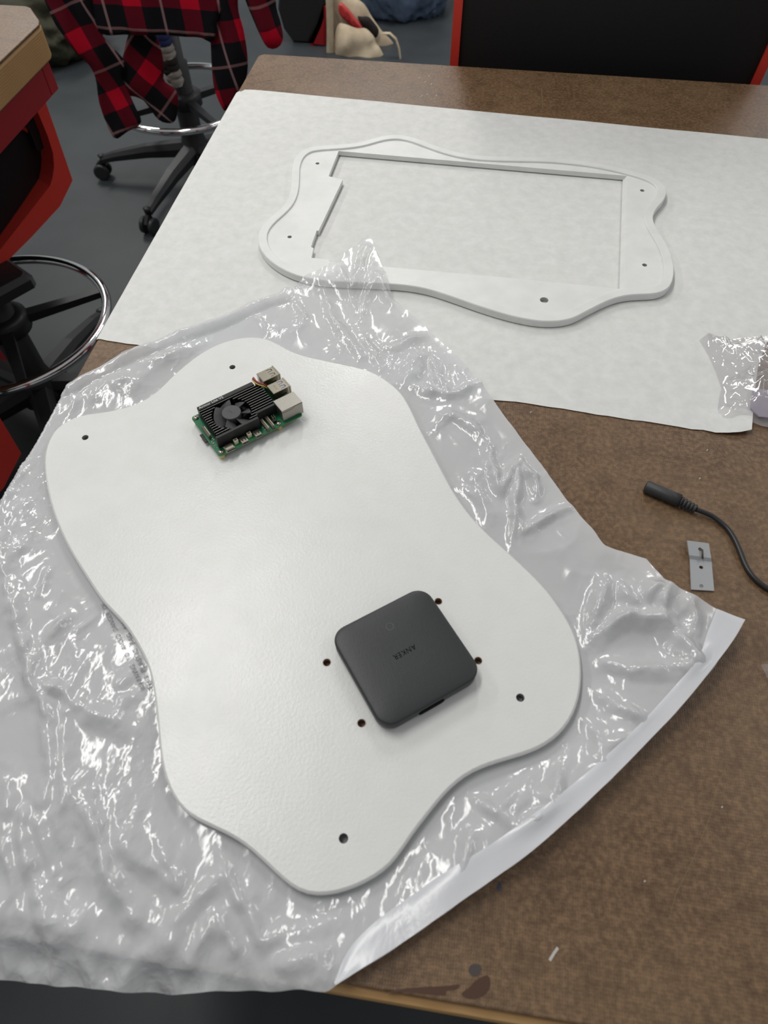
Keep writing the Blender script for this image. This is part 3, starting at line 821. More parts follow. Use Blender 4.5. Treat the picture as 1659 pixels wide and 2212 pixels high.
# ------------------------------------------------------------------ charger (square black power brick)
chg = empty('charger', (.3576, -.9929, BZ1), .6573)
tag(chg, 'square black charger lying among four small screw holes', 'charger')
S = .0402
def sq_ring(half, r, z, n=8):
    return [(x, y, z) for x, y in rounded_rect(-half, half, -half, half, r, n)]
mm = MB()
mm.rings([sq_ring(*q) for q in ((S-.0030,.009,.0),(S-.0012,.0108,.0012),(S-.0003,.0117,.0030),(S-.0002,.0118,.0098),(S-.0012,.0108,.0101))], True)
mm.build('lower_case', M['charger_side'], chg)
mm = MB()
mm.rings([sq_ring(*q) for q in ((S-.0012,.0108,.0101),(S-.0003,.0117,.0104),(S,.012,.0107),(S,.012,.0114),(S-.0003,.0117,.0120),(S-.0010,.0112,.0125),(S-.0013,.0110,.01262),(S-.0030,.0100,.0129),(S-.0060,.009,.01325),(S-.0100,.008,.01352),(S-.016,.007,.01375),(S-.026,.005,.0139))], True)
mm.build('top_shell', M['charger'], chg)
v, f = text_mb('ANKER', .0056, 1.16, extrude=.00006, fit=.0178, thin=0)
v[:, :2] *= -1
MB().add([(q[0], q[1]+.0006, .01396+q[2]) for q in v], f).build('lettering', M['charger_dark'], chg)
mm = MB(); n = 28
mm.rings([[(.0006+r*math.cos(2*PI*i/n), .0227+r*math.sin(2*PI*i/n), z) for i in range(n)] for r, z in ((.0029,.0137),(.0029,.01392),(.0026,.01392),(.0026,.0137))], False, close=True)
mm.build('indicator_ring', M['charger_ring'], chg)
mm = MB(); pp = []
for cx, a0 in ((.0052, -PI/2), (-.0096, PI/2)):
    for k in range(9): t = a0+PI*k/8; pp.append((cx+.0029*math.cos(t)*1.0, .0054+.0029*math.sin(t)))
yy = -S+.0002
mm.rings([[(x, yy-.0006, z) for x, z in pp], [(x, yy+.001, z) for x, z in pp]], True)
mm.build('socket', M['charger_dark'], chg)

# ------------------------------------------------------------------ single-board computer
pi = empty('circuit_board', (0, 0, BZ1), .7544)
th = .7544
c0 = np.array([.1753, -.8277])-np.array([math.cos(th)*.0035-math.sin(th)*.0035, math.sin(th)*.0035+math.cos(th)*.0035])
pi.location = (float(c0[0]), float(c0[1]), BZ1)
tag(pi, 'small green circuit board with black finned heatsink and fan', 'circuit board')
ZP = 7.1   # top of the board, mm above the panel
def mmb(): return MB()
def fin_(m_, name, mat, parent=pi):
    m_.v = [(x*.001, y*.001, z*.001) for x, y, z in m_.v]
    return m_.build(name, mat, parent)
hol = [(3.5,3.5),(61.5,3.5),(3.5,52.5),(61.5,52.5)]
q = mmb(); q.plate(rounded_rect(0, 85, 0, 56, 3), [circ(h, 1.35, 14) for h in hol], ZP-1.4, ZP)
pcb = fin_(q, 'board', M['pcb'])
q = mmb(); q.plate(rounded_rect(-.05, 85.05, -.05, 56.05, 3), [], ZP-1.35, ZP-.5); fin_(q, 'board_edge', M['pcb_edge'], pcb)
q = mmb()   # small components spread on the board
rg = random.Random(3)
for k in range(46):
    x, y = rg.choice([(rg.uniform(7, 60), rg.uniform(1.0, 7.5)), (rg.uniform(1, 5.5), rg.uniform(8, 22)), (rg.uniform(46, 66), rg.uniform(2, 16))])
    s_ = rg.uniform(.4, .8); q.box(x, x+s_*1.5, y, y+s_, ZP, ZP+.5)
o = fin_(q, 'small_components', M['tin_dull'], pcb); o['kind'] = 'stuff'
q = mmb(); q.box(56.5, 61.5, 11, 13.6, ZP, ZP+1.0, .1); fin_(q, 'chip', M['chip'], pcb)
for h in hol:
    q = mmb(); q.lathe(h, [(2.5, ZP+.0), (2.5, ZP+.7), (2.2, ZP+1.3), (1.2, ZP+1.7), (.3, ZP+1.75)], 18)
    sc = fin_(q, 'screw', M['tin'])
    q = mmb(); q.box(h[0]-1.3, h[0]+1.3, h[1]-.25, h[1]+.25, ZP+1.6, ZP+1.85); q.box(h[0]-.25, h[0]+.25, h[1]-1.3, h[1]+1.3, ZP+1.6, ZP+1.85)
    fin_(q, 'screw_slot', M['chip'], sc)
    q = mmb(); q.cyl(h, 2.6, 0, ZP-1.4, 6, smooth=False); fin_(q, 'standoff', M['brass'])
# heatsink
q = mmb(); q.plate([(6,8),(46,8),(46,14),(66,14),(66,50),(6,50)], [], ZP+1.8, ZP+4.5); hs = fin_(q, 'heatsink', M['anod'])
q = mmb(); q.box(6.6, 62.6, 46.6, 51.6, ZP+.2, ZP+13, .4); fin_(q, 'side_wall', M['anod'], hs)
q = mmb(); q.box(4, 46, 7.6, 10.8, ZP+.4, ZP+13, .4); fin_(q, 'side_wall', M['anod'], hs)
FC = (29.0, 27.2); FR = 17.6
def fin_at(x0, x1, y):
    q = mmb(); q.box(x0, x1, y-.45, y+.45, ZP+4.2, ZP+12.6); f_ = fin_(q, 'fin', M['anod'], hs)
    q2 = mmb(); q2.box(x0+.1, x1-.1, y-.2, y+.2, ZP+12.6, ZP+12.72); q2.v = [(a*.001, b*.001, c*.001) for a, b, c in q2.v]
    me = q2.mesh('fin', M['fin']); n0 = len(f_.data.vertices)
    # join the bare top edge into the same fin
    bm = bmesh.new(); bm.from_mesh(f_.data); k = len(bm.faces); bm.from_mesh(me)
    bm.faces.ensure_lookup_table()
    for fc_ in bm.faces[k:]: fc_.material_index = 1
    bm.to_mesh(f_.data); bm.free(); f_.data.materials.append(M['fin'])
for k in range(12):
    y = 12.8+k*2.95
    if abs(y-FC[1]) < FR-1.2:
        dx = math.sqrt(FR*FR-(y-FC[1])**2)
        if FC[0]-dx > 8.5: fin_at(6.2, FC[0]-dx, y)
        if y > 17.5: fin_at(FC[0]+dx, 67, y)
        else: fin_at(FC[0]+dx, 47, y)
    else:
        fin_at(6.2, 20 if y < 20 else 67, y)
q = mmb(); q.box(46, 66, 14.2, 17.0, ZP+2, ZP+12.4, .3); fin_(q, 'side_wall', M['anod'], hs)
v, f = text_mb('Armor Lite V5', 3.6, 1.0, fit=24)
q = mmb(); q.add([(x+20.0, y+49.0, ZP+13.06) for x, y, z in v], f); fin_(q, 'lettering', M['white_ink'], hs)
# fan
q = mmb(); q.lathe(FC, [(7.6, ZP+5), (8.3, ZP+7), (8.5, ZP+13.9), (8.35, ZP+14.15), (8.1, ZP+14.25), (7.7, ZP+14.27), (1.0, ZP+14.27), (.8, ZP+14.15), (.2, ZP+14.15)], 36)
fan = fin_(q, 'fan', M['fan'])
for k in range(7):
    a0 = 2*PI*k/7+.2; n = 8; R = []
    q = mmb(); vv = []
    for i in range(6):
        r = 7.6+(16.6-7.6)*i/5
        for j in range(n):
            t = j/(n-1); aa = a0+t*.66+.10*i/5
            vv.append((FC[0]+r*math.cos(aa), FC[1]+r*math.sin(aa), ZP+13.4-5.2*t+.3*math.sin(i)))
    ff = [(i*n+j, i*n+j+1, (i+1)*n+j+1, (i+1)*n+j) for i in range(5) for j in range(n-1)]
    vb = [(x, y, z-.7) for x, y, z in vv]; Nn = len(vv)
    ff2 = [tuple(reversed([Nn+c for c in f])) for f in ff]
    rim = [i*n for i in range(6)], [i*n+n-1 for i in range(6)]
    side = []
    for ed in (list(range(n)), [5*n+j for j in range(n)], [i*n for i in range(6)], [i*n+n-1 for i in range(6)]):
        for a_, b_ in zip(ed[:-1], ed[1:]): side.append((a_, b_, Nn+b_, Nn+a_))
    q.add(vv+vb, ff+ff2+side, False); fin_(q, 'fan_blade', M['fan'], fan)
v, f = text_mb('o', 1.8); q = mmb(); q.add([(x+FC[0], y+FC[1], ZP+14.36) for x, y, z in v], f); fin_(q, 'hub_mark', M['anod'], fan)
# fan wires
wp = [(76, 39.5, ZP+3), (72, 39.5, ZP+9.5), (69, 40.5, ZP+13.2), (66, 44, ZP+14.2), (64.6, 48.5, ZP+14.4), (64.6, 52.5, ZP+14), (65.8, 54.6, ZP+12), (67, 54.0, ZP+8), (67.2, 52.5, ZP+4)]
for k, c in enumerate(('wire_yellow', 'wire_black', 'wire_red')):
    pts = [(x+(k-1)*(.35 if i > 2 else 0)*1.0+ (k-1)*.55, y+(k-1)*.75, z+.25*k) for i, (x, y, z) in enumerate(wp)]
    q = mmb(); q.tube(smooth_open(pts, 6), .58, 8); fin_(q, 'fan_wire', M[c])
# USB towers
for k, (y0, y1, tongue) in enumerate(((42.0, 55.2, 'chip'), (23.2, 36.0, 'blue'))):
    q = mmb(); q.box(70, 87.2, y0, y1, ZP, ZP+16, .35); q.box(86.4, 87.8, y0-.5, y1+.5, ZP+1, ZP+16.4, .2)
    u = fin_(q, 'usb_port', M['tin'])
    for z in (2.0, 9.4):
        q = mmb(); q.box(87.5, 87.95, y0+.9, y1-.9, ZP+z, ZP+z+5.6); fin_(q, 'usb_slot', M['chip'], u)
        q = mmb(); q.box(87.7, 88.1, y0+2, y1-2, ZP+z+2.6, ZP+z+4.4); fin_(q, 'usb_tongue', M[tongue], u)
    q = mmb()   # spring cut-outs on top
    for yy in (y0+3.6, y1-3.6):
        for s_ in (-1, 1):
            q.bar((79.3, yy+s_*1.75, ZP+16.02), (84.2, yy+s_*1.0, ZP+16.02), .45, .1)
        q.bar((83.9, yy-1.2, ZP+16.02), (83.9, yy+1.2, ZP+16.02), .8, .1)
    fin_(q, 'spring_cut', M['chip'] if k == 0 else M['blue'], u)
    q = mmb()
    q.box(78, 83, y0-.04, y0+.1, ZP+9.5, ZP+11.5); q.box(78, 83, y0-.04, y0+.1, ZP+4.5, ZP+6.2); fin_(q, 'spring_cut', M['chip'], u)
    if k == 1:
        for xx, yy in ((75.5, 31.5), (75.5, 27.8)):
            q = mmb(); q.lathe((xx, yy), [(.9, ZP+15.9), (.9, ZP+16.05), (.3, ZP+16.3)], 10); fin_(q, 'dimple', M['tin'], u)
# ethernet jack
q = mmb(); q.box(66, 87.2, 2.2, 18.4, ZP, ZP+13.4, .35); et = fin_(q, 'ethernet_jack', M['tin_dull'])
q = mmb(); q.box(87.15, 87.5, 4.2, 16.4, ZP+1.4, ZP+11.2); fin_(q, 'socket', M['chip'], et)
q = mmb(); pl = [(66.2, 2.15, ZP+11.6), (69, 2.15, ZP+11.3), (76.5, 2.15, ZP+11.2), (79, 2.15, ZP+12.9), (87, 2.15, ZP+12.9)]
for a_, b_ in zip(pl[:-1], pl[1:]): q.bar(a_, b_, .12, .35)
fin_(q, 'seam', M['chip'], et)
for k, tx in enumerate(('Trxcom', 'TRJG0926HENL', 'CHINA M', '2331')):
    v, f = text_mb(tx, 2.2 if k == 0 else 1.7, fit=(9.4, 10.4, 8.6, 5.4)[k])
    q = mmb(); q.add([(69.2+k*2.25-y, 9.8+x*-1.0 if False else 9.8+x, ZP+13.45) for x, y, z in v], f); fin_(q, 'lettering', M['white_ink'], et)
# ports on the near edge
q = mmb(); q.box(6.8, 15.8, -1.0, 6.4, ZP, ZP+3.2, .9); uc = fin_(q, 'usb_c_port', M['tin'])
q = mmb(); q.box(7.6, 15.0, -1.06, -.9, ZP+.7, ZP+2.5); fin_(q, 'socket', M['chip'], uc)
for x in (25.8, 39.2):
    q = mmb(); q.box(x-3.3, x+3.3, -1.0, 6.2, ZP, ZP+3.0, .3); hd = fin_(q, 'hdmi_port', M['tin'])
    q = mmb(); q.box(x-2.9, x+2.9, -1.05, -.9, ZP+.5, ZP+2.5); fin_(q, 'socket', M['chip'], hd)
    q = mmb()
    for s_ in (-1, 1): q.box(x+s_*1.5-.5, x+s_*1.5+.5, .8, 3.4, ZP+3.0, ZP+3.06)
    fin_(q, 'spring_cut', M['chip'], hd)
for x in (19.3, 32.6):
    q = mmb(); q.box(x-1.9, x+1.9, 3.4, 6.6, ZP, ZP+4.4, .15); js = fin_(q, 'white_connector', M['cream'])
    q = mmb(); q.box(x-1.2, x+1.2, 4.0, 6.0, ZP+4.35, ZP+4.44); fin_(q, 'socket', M['taupe'], js)
for (x0, y0, y1) in ((48.2, 0.2, 17), (53.4, 0.4, 17.4), (1.6, 22.5, 37.6)):
    q = mmb(); q.box(x0, x0+2.2, y0, y1, ZP, ZP+3.8, .3); fc_ = fin_(q, 'ribbon_connector', M['taupe'])
    q = mmb(); q.box(x0+2.2, x0+3.0, y0+1.4, y1-1.4, ZP, ZP+3.4, .1); fin_(q, 'latch', M['cream'], fc_)
q = mmb(); q.box(57.4, 61.2, 5.6, 9.6, ZP, ZP+2.4, .2); ph = fin_(q, 'pin_header', M['chip'])
for x in (58.4, 60.3):
    for y in (6.6, 8.6):
        q = mmb(); q.box(x-.3, x+.3, y-.3, y+.3, ZP+2.3, ZP+7.5, .1); fin_(q, 'pin', M['tin'], ph)
q = mmb(); q.box(-2.6, 12, 23.5, 34.8, ZP-3.4, ZP-2.5, .2); fin_(q, 'memory_card', M['chip'])
q = mmb(); q.box(.5, 13, 22, 36.4, ZP-2.5, ZP-1.4, .1); fin_(q, 'card_slot', M['tin_dull'])

# ------------------------------------------------------------------ black cable with connector
cab = empty('power_cable', tuple(float(t) for t in on(1430, 1065, 0)))
tag(cab, 'black cable with barrel connector lying on brown table', 'cable'); co = np.array(cab.location)
def cp(px, py, z): return np.array(on(px, py, z))-co
r0 = .0056
A0, A1, A2 = cp(1394, 1050, r0), cp(1466, 1081, r0), cp(1503, 1100, .0048)
d = (A1-A0)/np.linalg.norm(A1-A0)
MB().tube([A0, A0+d*.0006, A0+d*.022, A0+d*.030, A1-d*.001, A1], [.0048, .0055, .0055, .0058, .0050, .0044], 20).build('connector', M['connector'], cab)
mm = MB(); mm.tube([A0-d*.0002, A0+d*.0001], [.0026, .0026], 14); mm.build('socket', M['charger_dark'], cab)
# strain relief: ribs on a thinner core
mm = MB(); pts, rr = [], []
nrib = 5
for k in range(nrib):
    for t, r in ((0, .0030), (.28, .0030), (.3, .0046-.0002*k), (.98, .0046-.0002*k)):
        pts.append(A1+(A2-A1)*((k+t)/nrib)); rr.append(r)
mm.tube(pts, rr, 16); mm.build('strain_relief', M['connector'], cab)
cpx = [(535,1455),(600,1478),(655,1505),(710,1545),(760,1590),(800,1645),(830,1700),(858,1765),(885,1835),(910,1890),(940,1935),(985,1985),(1030,2020),(1068,2045),(1130,2080),(1230,2130)]
pts = [A2]+[cp(1350+x/3.456, 680+y/3.456, .0024+.003*math.exp(-i/2.0)) for i, (x, y) in enumerate(cpx)][1:]
MB().tube(smooth_open(pts, 5), .0021, 12).build('cord', M['cable'], cab)

# ------------------------------------------------------------------ grey metal strap
def f6(x, y): return (1350+x/3.456, 680+y/3.456)
st = empty('metal_strap', tuple(float(t) for t in on(1513, 1225, 0)))
tag(st, 'small bent grey metal strap with three holes beside black cable', 'bracket'); so = np.array(st.location)
stp = [((460,1690),(622,1712),.0055),((476,1800),(640,1822),.0035),((480,1828),(643,1850),.0012),((490,2056),(662,2066),.0006)]
L = [np.array(on(*f6(*a_), z))-so for a_, b_, z in stp]; Rr = [np.array(on(*f6(*b_), z))-so for a_, b_, z in stp]
mm = MB()
def qd(i, u, t): # point on segment i
    a_ = L[i]*(1-t)+L[i+1]*t; b_ = Rr[i]*(1-t)+Rr[i+1]*t; return a_*(1-u)+b_*u
th_ = np.array([0, 0, .0012])
segs = 0
for i in range(3):
    hs_ = {0: [(.55, .50)], 1: [], 2: [(.50, .24), (.45, .87)]}[i]
    outer = [(0, 0), (1, 0), (1, 1), (0, 1)]
    wl = .048; hl = np.linalg.norm(L[i+1]-L[i]); wd_ = np.linalg.norm(Rr[i]-L[i])
    loops = [outer]+[[(u+.0016/wd_*math.cos(2*PI*k/14), t+.0016/hl*math.sin(2*PI*k/14)) for k in range(14)] for u, t in hs_]
    tri = tessellate_polygon([[Vector((p[0]*wd_, p[1]*hl, 0)) for p in l] for l in loops]); flat = [p for l in loops for p in l]
    N = len(flat); top = [qd(i, *p)+th_ for p in flat]; bt = [qd(i, *p) for p in flat]
    mm.add(top+bt, [tuple(t) for t in tri]+[tuple(N+c for c in reversed(t)) for t in tri])
    base = len(mm.v)-2*N; k0 = 0
    for l in loops:
        for k in range(len(l)):
            j = (k+1) % len(l); mm.f.append((base+k0+k, base+k0+j, base+N+k0+j, base+N+k0+k)); mm.sm.append(False)
        k0 += len(l)
mm.build('strap_body', M['strap'], st)
mm = MB(); mm.tube([np.array(on(*f6(578, 1752), .0072))-so, np.array(on(*f6(580, 1822), .0052))-so], .0007, 8); mm.build('pin', M['rubber'], st)
mm = MB(); pc = qd(2, .45, .87); mm.cyl((pc[0], pc[1]), .0016, pc[2]+.0002, pc[2]+.0009, 12); mm.build('rivet', M['tin_dull'], st)

# ------------------------------------------------------------------ clear film bag at the right edge
clp = [(1512,731),(1532,715),(1552,722),(1573,731),(1605,727),(1639,723),(1659,723)]
lo_ = [(1659,919),(1648,917),(1625,908),(1610,903),(1585,908),(1558,907),(1552,880),(1556,850),(1560,835),(1548,800),(1532,765)]
P = [on2(x, y, .004) for x, y in clp]+[(P_[0]+.14, P_[1]+.02) for P_ in [on2(1659, 723, .004)]]+[(P_[0]+.12, P_[1]-.01) for P_ in [on2(1659, 919, .004)]]+[on2(x, y, .004) for x, y in lo_]
V2, F2, _ = triangulated(np.array(P), .0035, 8)
X, Y = V2[:, 0], V2[:, 1]
dd = poly_dist(resample(np.array(P), .006), X, Y)
def layer(seed, amp):
    Z = .002+amp*sstep(0, .045, dd)*(.65+.5*noise(X*22, Y*22, seed))
    for s_, k, h_ in ((30, 1, .010), (60, 2, .005), (120, 3, .002)):
        Z += h_*sstep(0, .02, dd)*(1-np.clip(np.abs(noise(X*s_+.4*noise(X*s_, Y*s_, seed+9), Y*s_*.6, seed+k))*2.4, 0, 1))**2
    return Z
cb = empty('clear_film_bag', (0, 0, 0))
tag(cb, 'crumpled clear plastic bag at right on the paper edge', 'bag')
Zc = layer(90, .020)
MB().add(np.stack([X, Y, Zc], 1), F2, True).build('upper_film', M['clear'], cb)
MB().add(np.stack([X, Y, .0018+.25*Zc*sstep(0, .03, dd)], 1), F2, True).build('lower_film', M['clear'], cb)
# folded lilac packet seen inside it
iq = [on2(x, y, .006) for x, y in ((1626,838),(1659,842),(1700,850),(1700,905),(1640,900),(1622,880))]
mm = MB(); mm.plate(iq, [], .0045, .006); mm.build('inner_packet', Mat('lilac_film', lin(150, 140, 156), .3).m, cb)
q_ = [on2(x, y, .003) for x, y in ((1644,1436),(1672,1430),(1690,1470),(1662,1468))]
V2, F2, _ = triangulated(np.array(q_), .003, 4)
X, Y = V2[:, 0], V2[:, 1]
Zs = .0015+.004*np.abs(noise(X*90, Y*90, 5))+.002*np.abs(noise(X*220, Y*220, 6))
tag(MB().add(np.stack([X, Y, Zs], 1), F2, True).build('film_scrap', M['clear']), 'tiny scrap of clear film at right border on bare brown table', 'scrap')

# ------------------------------------------------------------------ stools
def make_stool(label, loc, rz, ring_z=.30, spoke_rot=0.0, leg_rot=0.0, seat_z=.56, back=None, base_r=.32, shell=False, seat_y=0.0):
    t = empty('stool', loc, rz); tag(t, label, 'stool')
    MB().lathe((0, 0), [(.055, .075), (.052, .10), (.040, .135), (.034, .16), (.034, ring_z+.10), (.026, ring_z+.105), (.026, seat_z-.05)], 24).build('column', M['black_plastic'], t)
    for k in range(5):
        a_ = leg_rot+2*PI*k/5; d = Vector((math.cos(a_), math.sin(a_), 0)); n_ = Vector((-d.y, d.x, 0))
        path = [(d*.03+Vector((0, 0, .11)), n_, Vector((0, 0, 1))), (d*base_r*.5+Vector((0, 0, .098)), n_, Vector((0, 0, 1))), (d*base_r*.85+Vector((0, 0, .078)), n_, Vector((0, 0, 1))), (d*base_r+Vector((0, 0, .066)), n_, Vector((0, 0, 1)))]
        R = []
        for i, (o_, A_, B_) in enumerate(path):
            w_, h_ = (.028, .022, .017, .014)[i], (.022, .018, .013, .010)[i]
            R.append([o_+A_*x*w_+B_*z*h_ for x, z in ((-.9,-1),(.9,-1),(1,.2),(.55,1),(-.55,1),(-1,.2))])
        lg = MB().rings(R, False).build('base_leg', M['black_plastic'], t)
        c_ = d*base_r
        m_ = MB()
        m_.lathe((c_.x, c_.y), [(.007, .04), (.009, .07), (.013, .078), (.004, .082)], 12)
        m_.bar(c_+n_*.0+Vector((0, 0, .034)), c_+d*.02+Vector((0, 0, .05)), .012, .03)
        cs = m_.build('caster', M['black_plastic'], lg)
        for s_ in (-1, 1):
            w0 = c_+n_*s_*.010+d*.012+Vector((0, 0, .026)); w1 = w0+n_*s_*.013
            mw = MB(); mw.tube([w0, w0+n_*s_*.002, w1-n_*s_*.002, w1], [.022, .026, .026, .020], 18)
            # wheels stay inside the caster mesh: two discs on one axle
            cs_me = bmesh.new(); cs_me.from_mesh(cs.data); cs_me.from_mesh(mw.mesh('w')); cs_me.to_mesh(cs.data); cs_me.free()
    N = 72; RR = .222
    MB().tube([(RR*math.cos(2*PI*i/N), RR*math.sin(2*PI*i/N), ring_z) for i in range(N)], .0105, 12, close=True).build('foot_ring', M['chrome'], t)
    MB().lathe((0, 0), [(.036, ring_z-.03), (.055, ring_z-.02), (.055, ring_z+.012), (.046, ring_z+.02), (.036, ring_z+.02)], 24).build('ring_hub', M['black_plastic'], t)
    for k in range(4):
        a_ = spoke_rot+PI/2*k; d = Vector((math.cos(a_), math.sin(a_), 0))
        MB().bar(d*.045+Vector((0, 0, ring_z-.004)), d*(RR-.004)+Vector((0, 0, ring_z-.002)), .026, .020, wid2=.018, hei2=.014).build('spoke', M['black_plastic'], t)
    if seat_z:
        sw = .205; sy_ = seat_y
        R = []
        for i, z in ((.02, seat_z-.035), (.0, seat_z-.02), (.0, seat_z+.012), (.012, seat_z+.03), (.05, seat_z+.038), (.13, seat_z+.034)):
            R.append([(x*1.0, y+sy_, z) for x, y in rounded_rect(-sw+i, sw-i, -sw+i, sw-i, max(.03, .09-i*.5), 6)])
        se = MB().rings(R, True).build('seat', M['black_seat'], t)
        R = []
        for i, z in ((.03, seat_z-.046), (-.004, seat_z-.03), (-.007, seat_z-.018), (-.006, seat_z-.008), (.002, seat_z-.006)):
            R.append([(x, y+sy_, z) for x, y in rounded_rect(-sw+i, sw-i, -sw+i, sw-i, .09, 6)])
        MB().rings(R, True).build('seat_pan', M['black_plastic'], t)
        MB().box(-.08, .08, -.08, .08+seat_y*.7, seat_z-.075, seat_z-.045, .01).build('seat_plate', M['black_plastic'], t)
    if back:
        by, bz0, bz1, bw, lean = back      # local y of the back, heights, half width, lean per metre
        def bp(x, z, off): 
            yy = by+(z-bz0)*lean+off - .05*(1-(x/bw)**2)*(-1 if by < 0 else 1)*-.4
            return (x, yy, z)
        n = 14; m_ = MB(); K = 8
        for off, flip in ((-.014, False), (.014, True)):
            vv = [bp(-bw+2*bw*i/n, bz0+(bz1-bz0)*k/K, off) for k in range(K+1) for i in range(n+1)]
            ff = [(k*(n+1)+i, k*(n+1)+i+1, (k+1)*(n+1)+i+1, (k+1)*(n+1)+i) for k in range(K) for i in range(n)]
            m_.add(vv, [tuple(reversed(f)) for f in ff] if flip else ff, True)
        m_.build('backrest', M['black_mesh'], t)
        m_ = MB()
        for s_ in (-1, 1):
            pts = [bp(s_*(bw+.004), bz0-.02+(bz1-bz0+.03)*k/8, 0) for k in range(9)]
            R = [[(p[0]+a_*.007, p[1]+b_*.02, p[2]) for a_, b_ in ((-1, -1), (1, -1), (1, 1), (-1, 1))] for p in pts]
            m_.rings(R, False)
        for z in (bz0-.012, bz1+.004):
            pts = [bp(-bw+2*bw*i/10, z, 0) for i in range(11)]
            R = [[(p[0], p[1]+b_*.018, p[2]+a_*.009) for a_, b_ in ((-1, -1), (1, -1), (1, 1), (-1, 1))] for p in pts]
            m_.rings(R, False)
        m_.build('back_frame', M['red'], t)
        m_ = MB(); sgn = 1 if by > 0 else -1
        R = []
        for y_, z_, w_ in ((sgn*.05, seat_z-.06, .05), (by*.8, seat_z-.055, .045), (by+sgn*.025, seat_z-.02, .04), (by+sgn*.022, (bz0+seat_z)/2+.05, .036), (by+sgn*.02, bz0+.12, .03)):
            R.append([(x*w_, y_+q*.010, z_+q*.008) for x, q in ((-1, -1), (1, -1), (1, 1), (-1, 1))])
        m_.rings(R, False).build('back_bracket', M['black_plastic'], t)
    if shell:
        F0 = -FLOOR
        outer = [(.0,-.398),(.05,-.394),(.140,-.366),(.224,-.336),(.272,-.300),(.277,-.197),(.281,-.094),(.281,-.062)]
        inner = [(.255,-.062),(.256,-.106),(.257,-.204),(.254,-.236),(.245,-.260),(.232,-.279),(.221,-.290),(.171,-.313),(.068,-.360),(.0,-.372)]
        for s_ in (-1, 1):
            pl_ = [(s_*x, z+F0) for x, z in outer+inner]
            tri = tessellate_polygon([[Vector((p[0], p[1], 0)) for p in pl_]]); n_ = len(pl_)
            v_ = [(x, 0, z) for x, z in pl_]+[(x, .055, z) for x, z in pl_]
            f_ = []
            for q in tri:
                a_, b_, c_ = (pl_[k] for k in q); up_ = (b_[0]-a_[0])*(c_[1]-a_[1])-(b_[1]-a_[1])*(c_[0]-a_[0]) > 0
                q = tuple(q) if up_ else tuple(reversed(q)); f_.append(q); f_.append(tuple(n_+k for k in reversed(q)))
            m_ = MB().add(v_, f_)
            for k in range(n_):
                e = (k, (k+1) % n_, n_+(k+1) % n_, n_+k); m_.f.append(tuple(reversed(e)) if s_ > 0 else e); m_.sm.append(False)
            side = m_.build('shell_side', M['red'], t)
            tr_ = [(.258,-.066),(.257,-.204),(.252,-.236),(.238,-.236),(.240,-.19),(.241,-.066)]
            pl_ = [(s_*x, z+F0) for x, z in tr_]; n_ = len(pl_)
            R = [[(x, y_, z) for x, z in pl_] for y_ in (.030, .054)]
            MB().rings(R, False).build('edge_strip', M['black_plastic'], side)  # black strip along the inner edge of the upright
        half = [(.0,-.385),(.09,-.374),(.129,-.358),(.197,-.325),(.235,-.300),(.254,-.270),(.262,-.226),(.252,-.214),(.228,-.187),(.198,-.168),(.12,-.14),(.0,-.13)]
        pl_ = np.array(half+[(-x, z) for x, z in half[-2:0:-1]]); pl_[:, 1] += F0
        V_, Fc, _ = triangulated(ccw(pl_), .02, 2); n_ = len(V_)
        bul = .02*(1-np.clip(np.abs(V_[:, 0])/.25, 0, 1)**2)
        vv = [(x, .045-b+(.25*(z-F0+.13) if False else 0), z) for (x, z), b in zip(V_, bul)]+[(x, .053-b, z) for (x, z), b in zip(V_, bul)]
        MB().add(vv, [tuple(f) for f in Fc]+[tuple(n_+k for k in reversed(f)) for f in Fc], True).build('back_panel', M['black_seat'], t)
        tp = [(.258,-.220),(.228,-.186),(.198,-.166),(.12,-.137),(.0,-.127)]; tp = [(-x, z) for x, z in tp]+[(x, z) for x, z in tp[-2::-1]]
        MB().tube(smooth_open([(x, .046-.02*(1-min(1, abs(x)/.25)**2), z+F0) for x, z in tp], 4), .0045, 8).build('top_piping', M['red'], t)
    return t

ax1 = np.array([-.6204, -.1335])
def ang(px, py, z, c): p = on(px, py, z); return math.atan2(p[1]-c[1], p[0]-c[0])
D1 = math.atan2(.85, .53); dv = np.array([math.cos(D1), math.sin(D1)])
def lr(a): return a-D1
s1 = make_stool('stool with chrome foot ring and bent red frame corner under the left table', (ax1[0], ax1[1], FLOOR), D1,
                spoke_rot=lr(ang(211, 632, -.5, ax1)), leg_rot=lr(ang(200, 705, FLOOR+.07, ax1)), seat_z=.46, seat_y=.27, shell=True)
ax2 = (-.58, 1.0)
s2 = make_stool('stool with red plaid shirt hung over it and chrome ring showing below', (ax2[0], ax2[1], FLOOR), 0.0,
                spoke_rot=ang(470, 250, -.5, ax2), leg_rot=ang(328, 478, FLOOR+.03, ax2), seat_z=.73, ring_z=.265, back=(-.15, .84, 1.15, .19, 0.0), base_r=.33, seat_y=.05)
s3 = make_stool('stool with wide black back and red side rails behind main table', (.556, .36, FLOOR), 0.0, spoke_rot=.4, leg_rot=.3, seat_z=.56,
                back=(-.235, .62, 1.10, .243, -.10))
P4 = on(46, 979, -.30)[:2]-dv*.272
s4 = make_stool('stool showing only a dark red frame corner at left border beside the white bag', (P4[0], P4[1], FLOOR), D1, spoke_rot=.9, leg_rot=.9, seat_z=.46, seat_y=.27, shell=True)
for q in (s1, s2, s3, s4): q['group'] = 'red and black workshop stools'

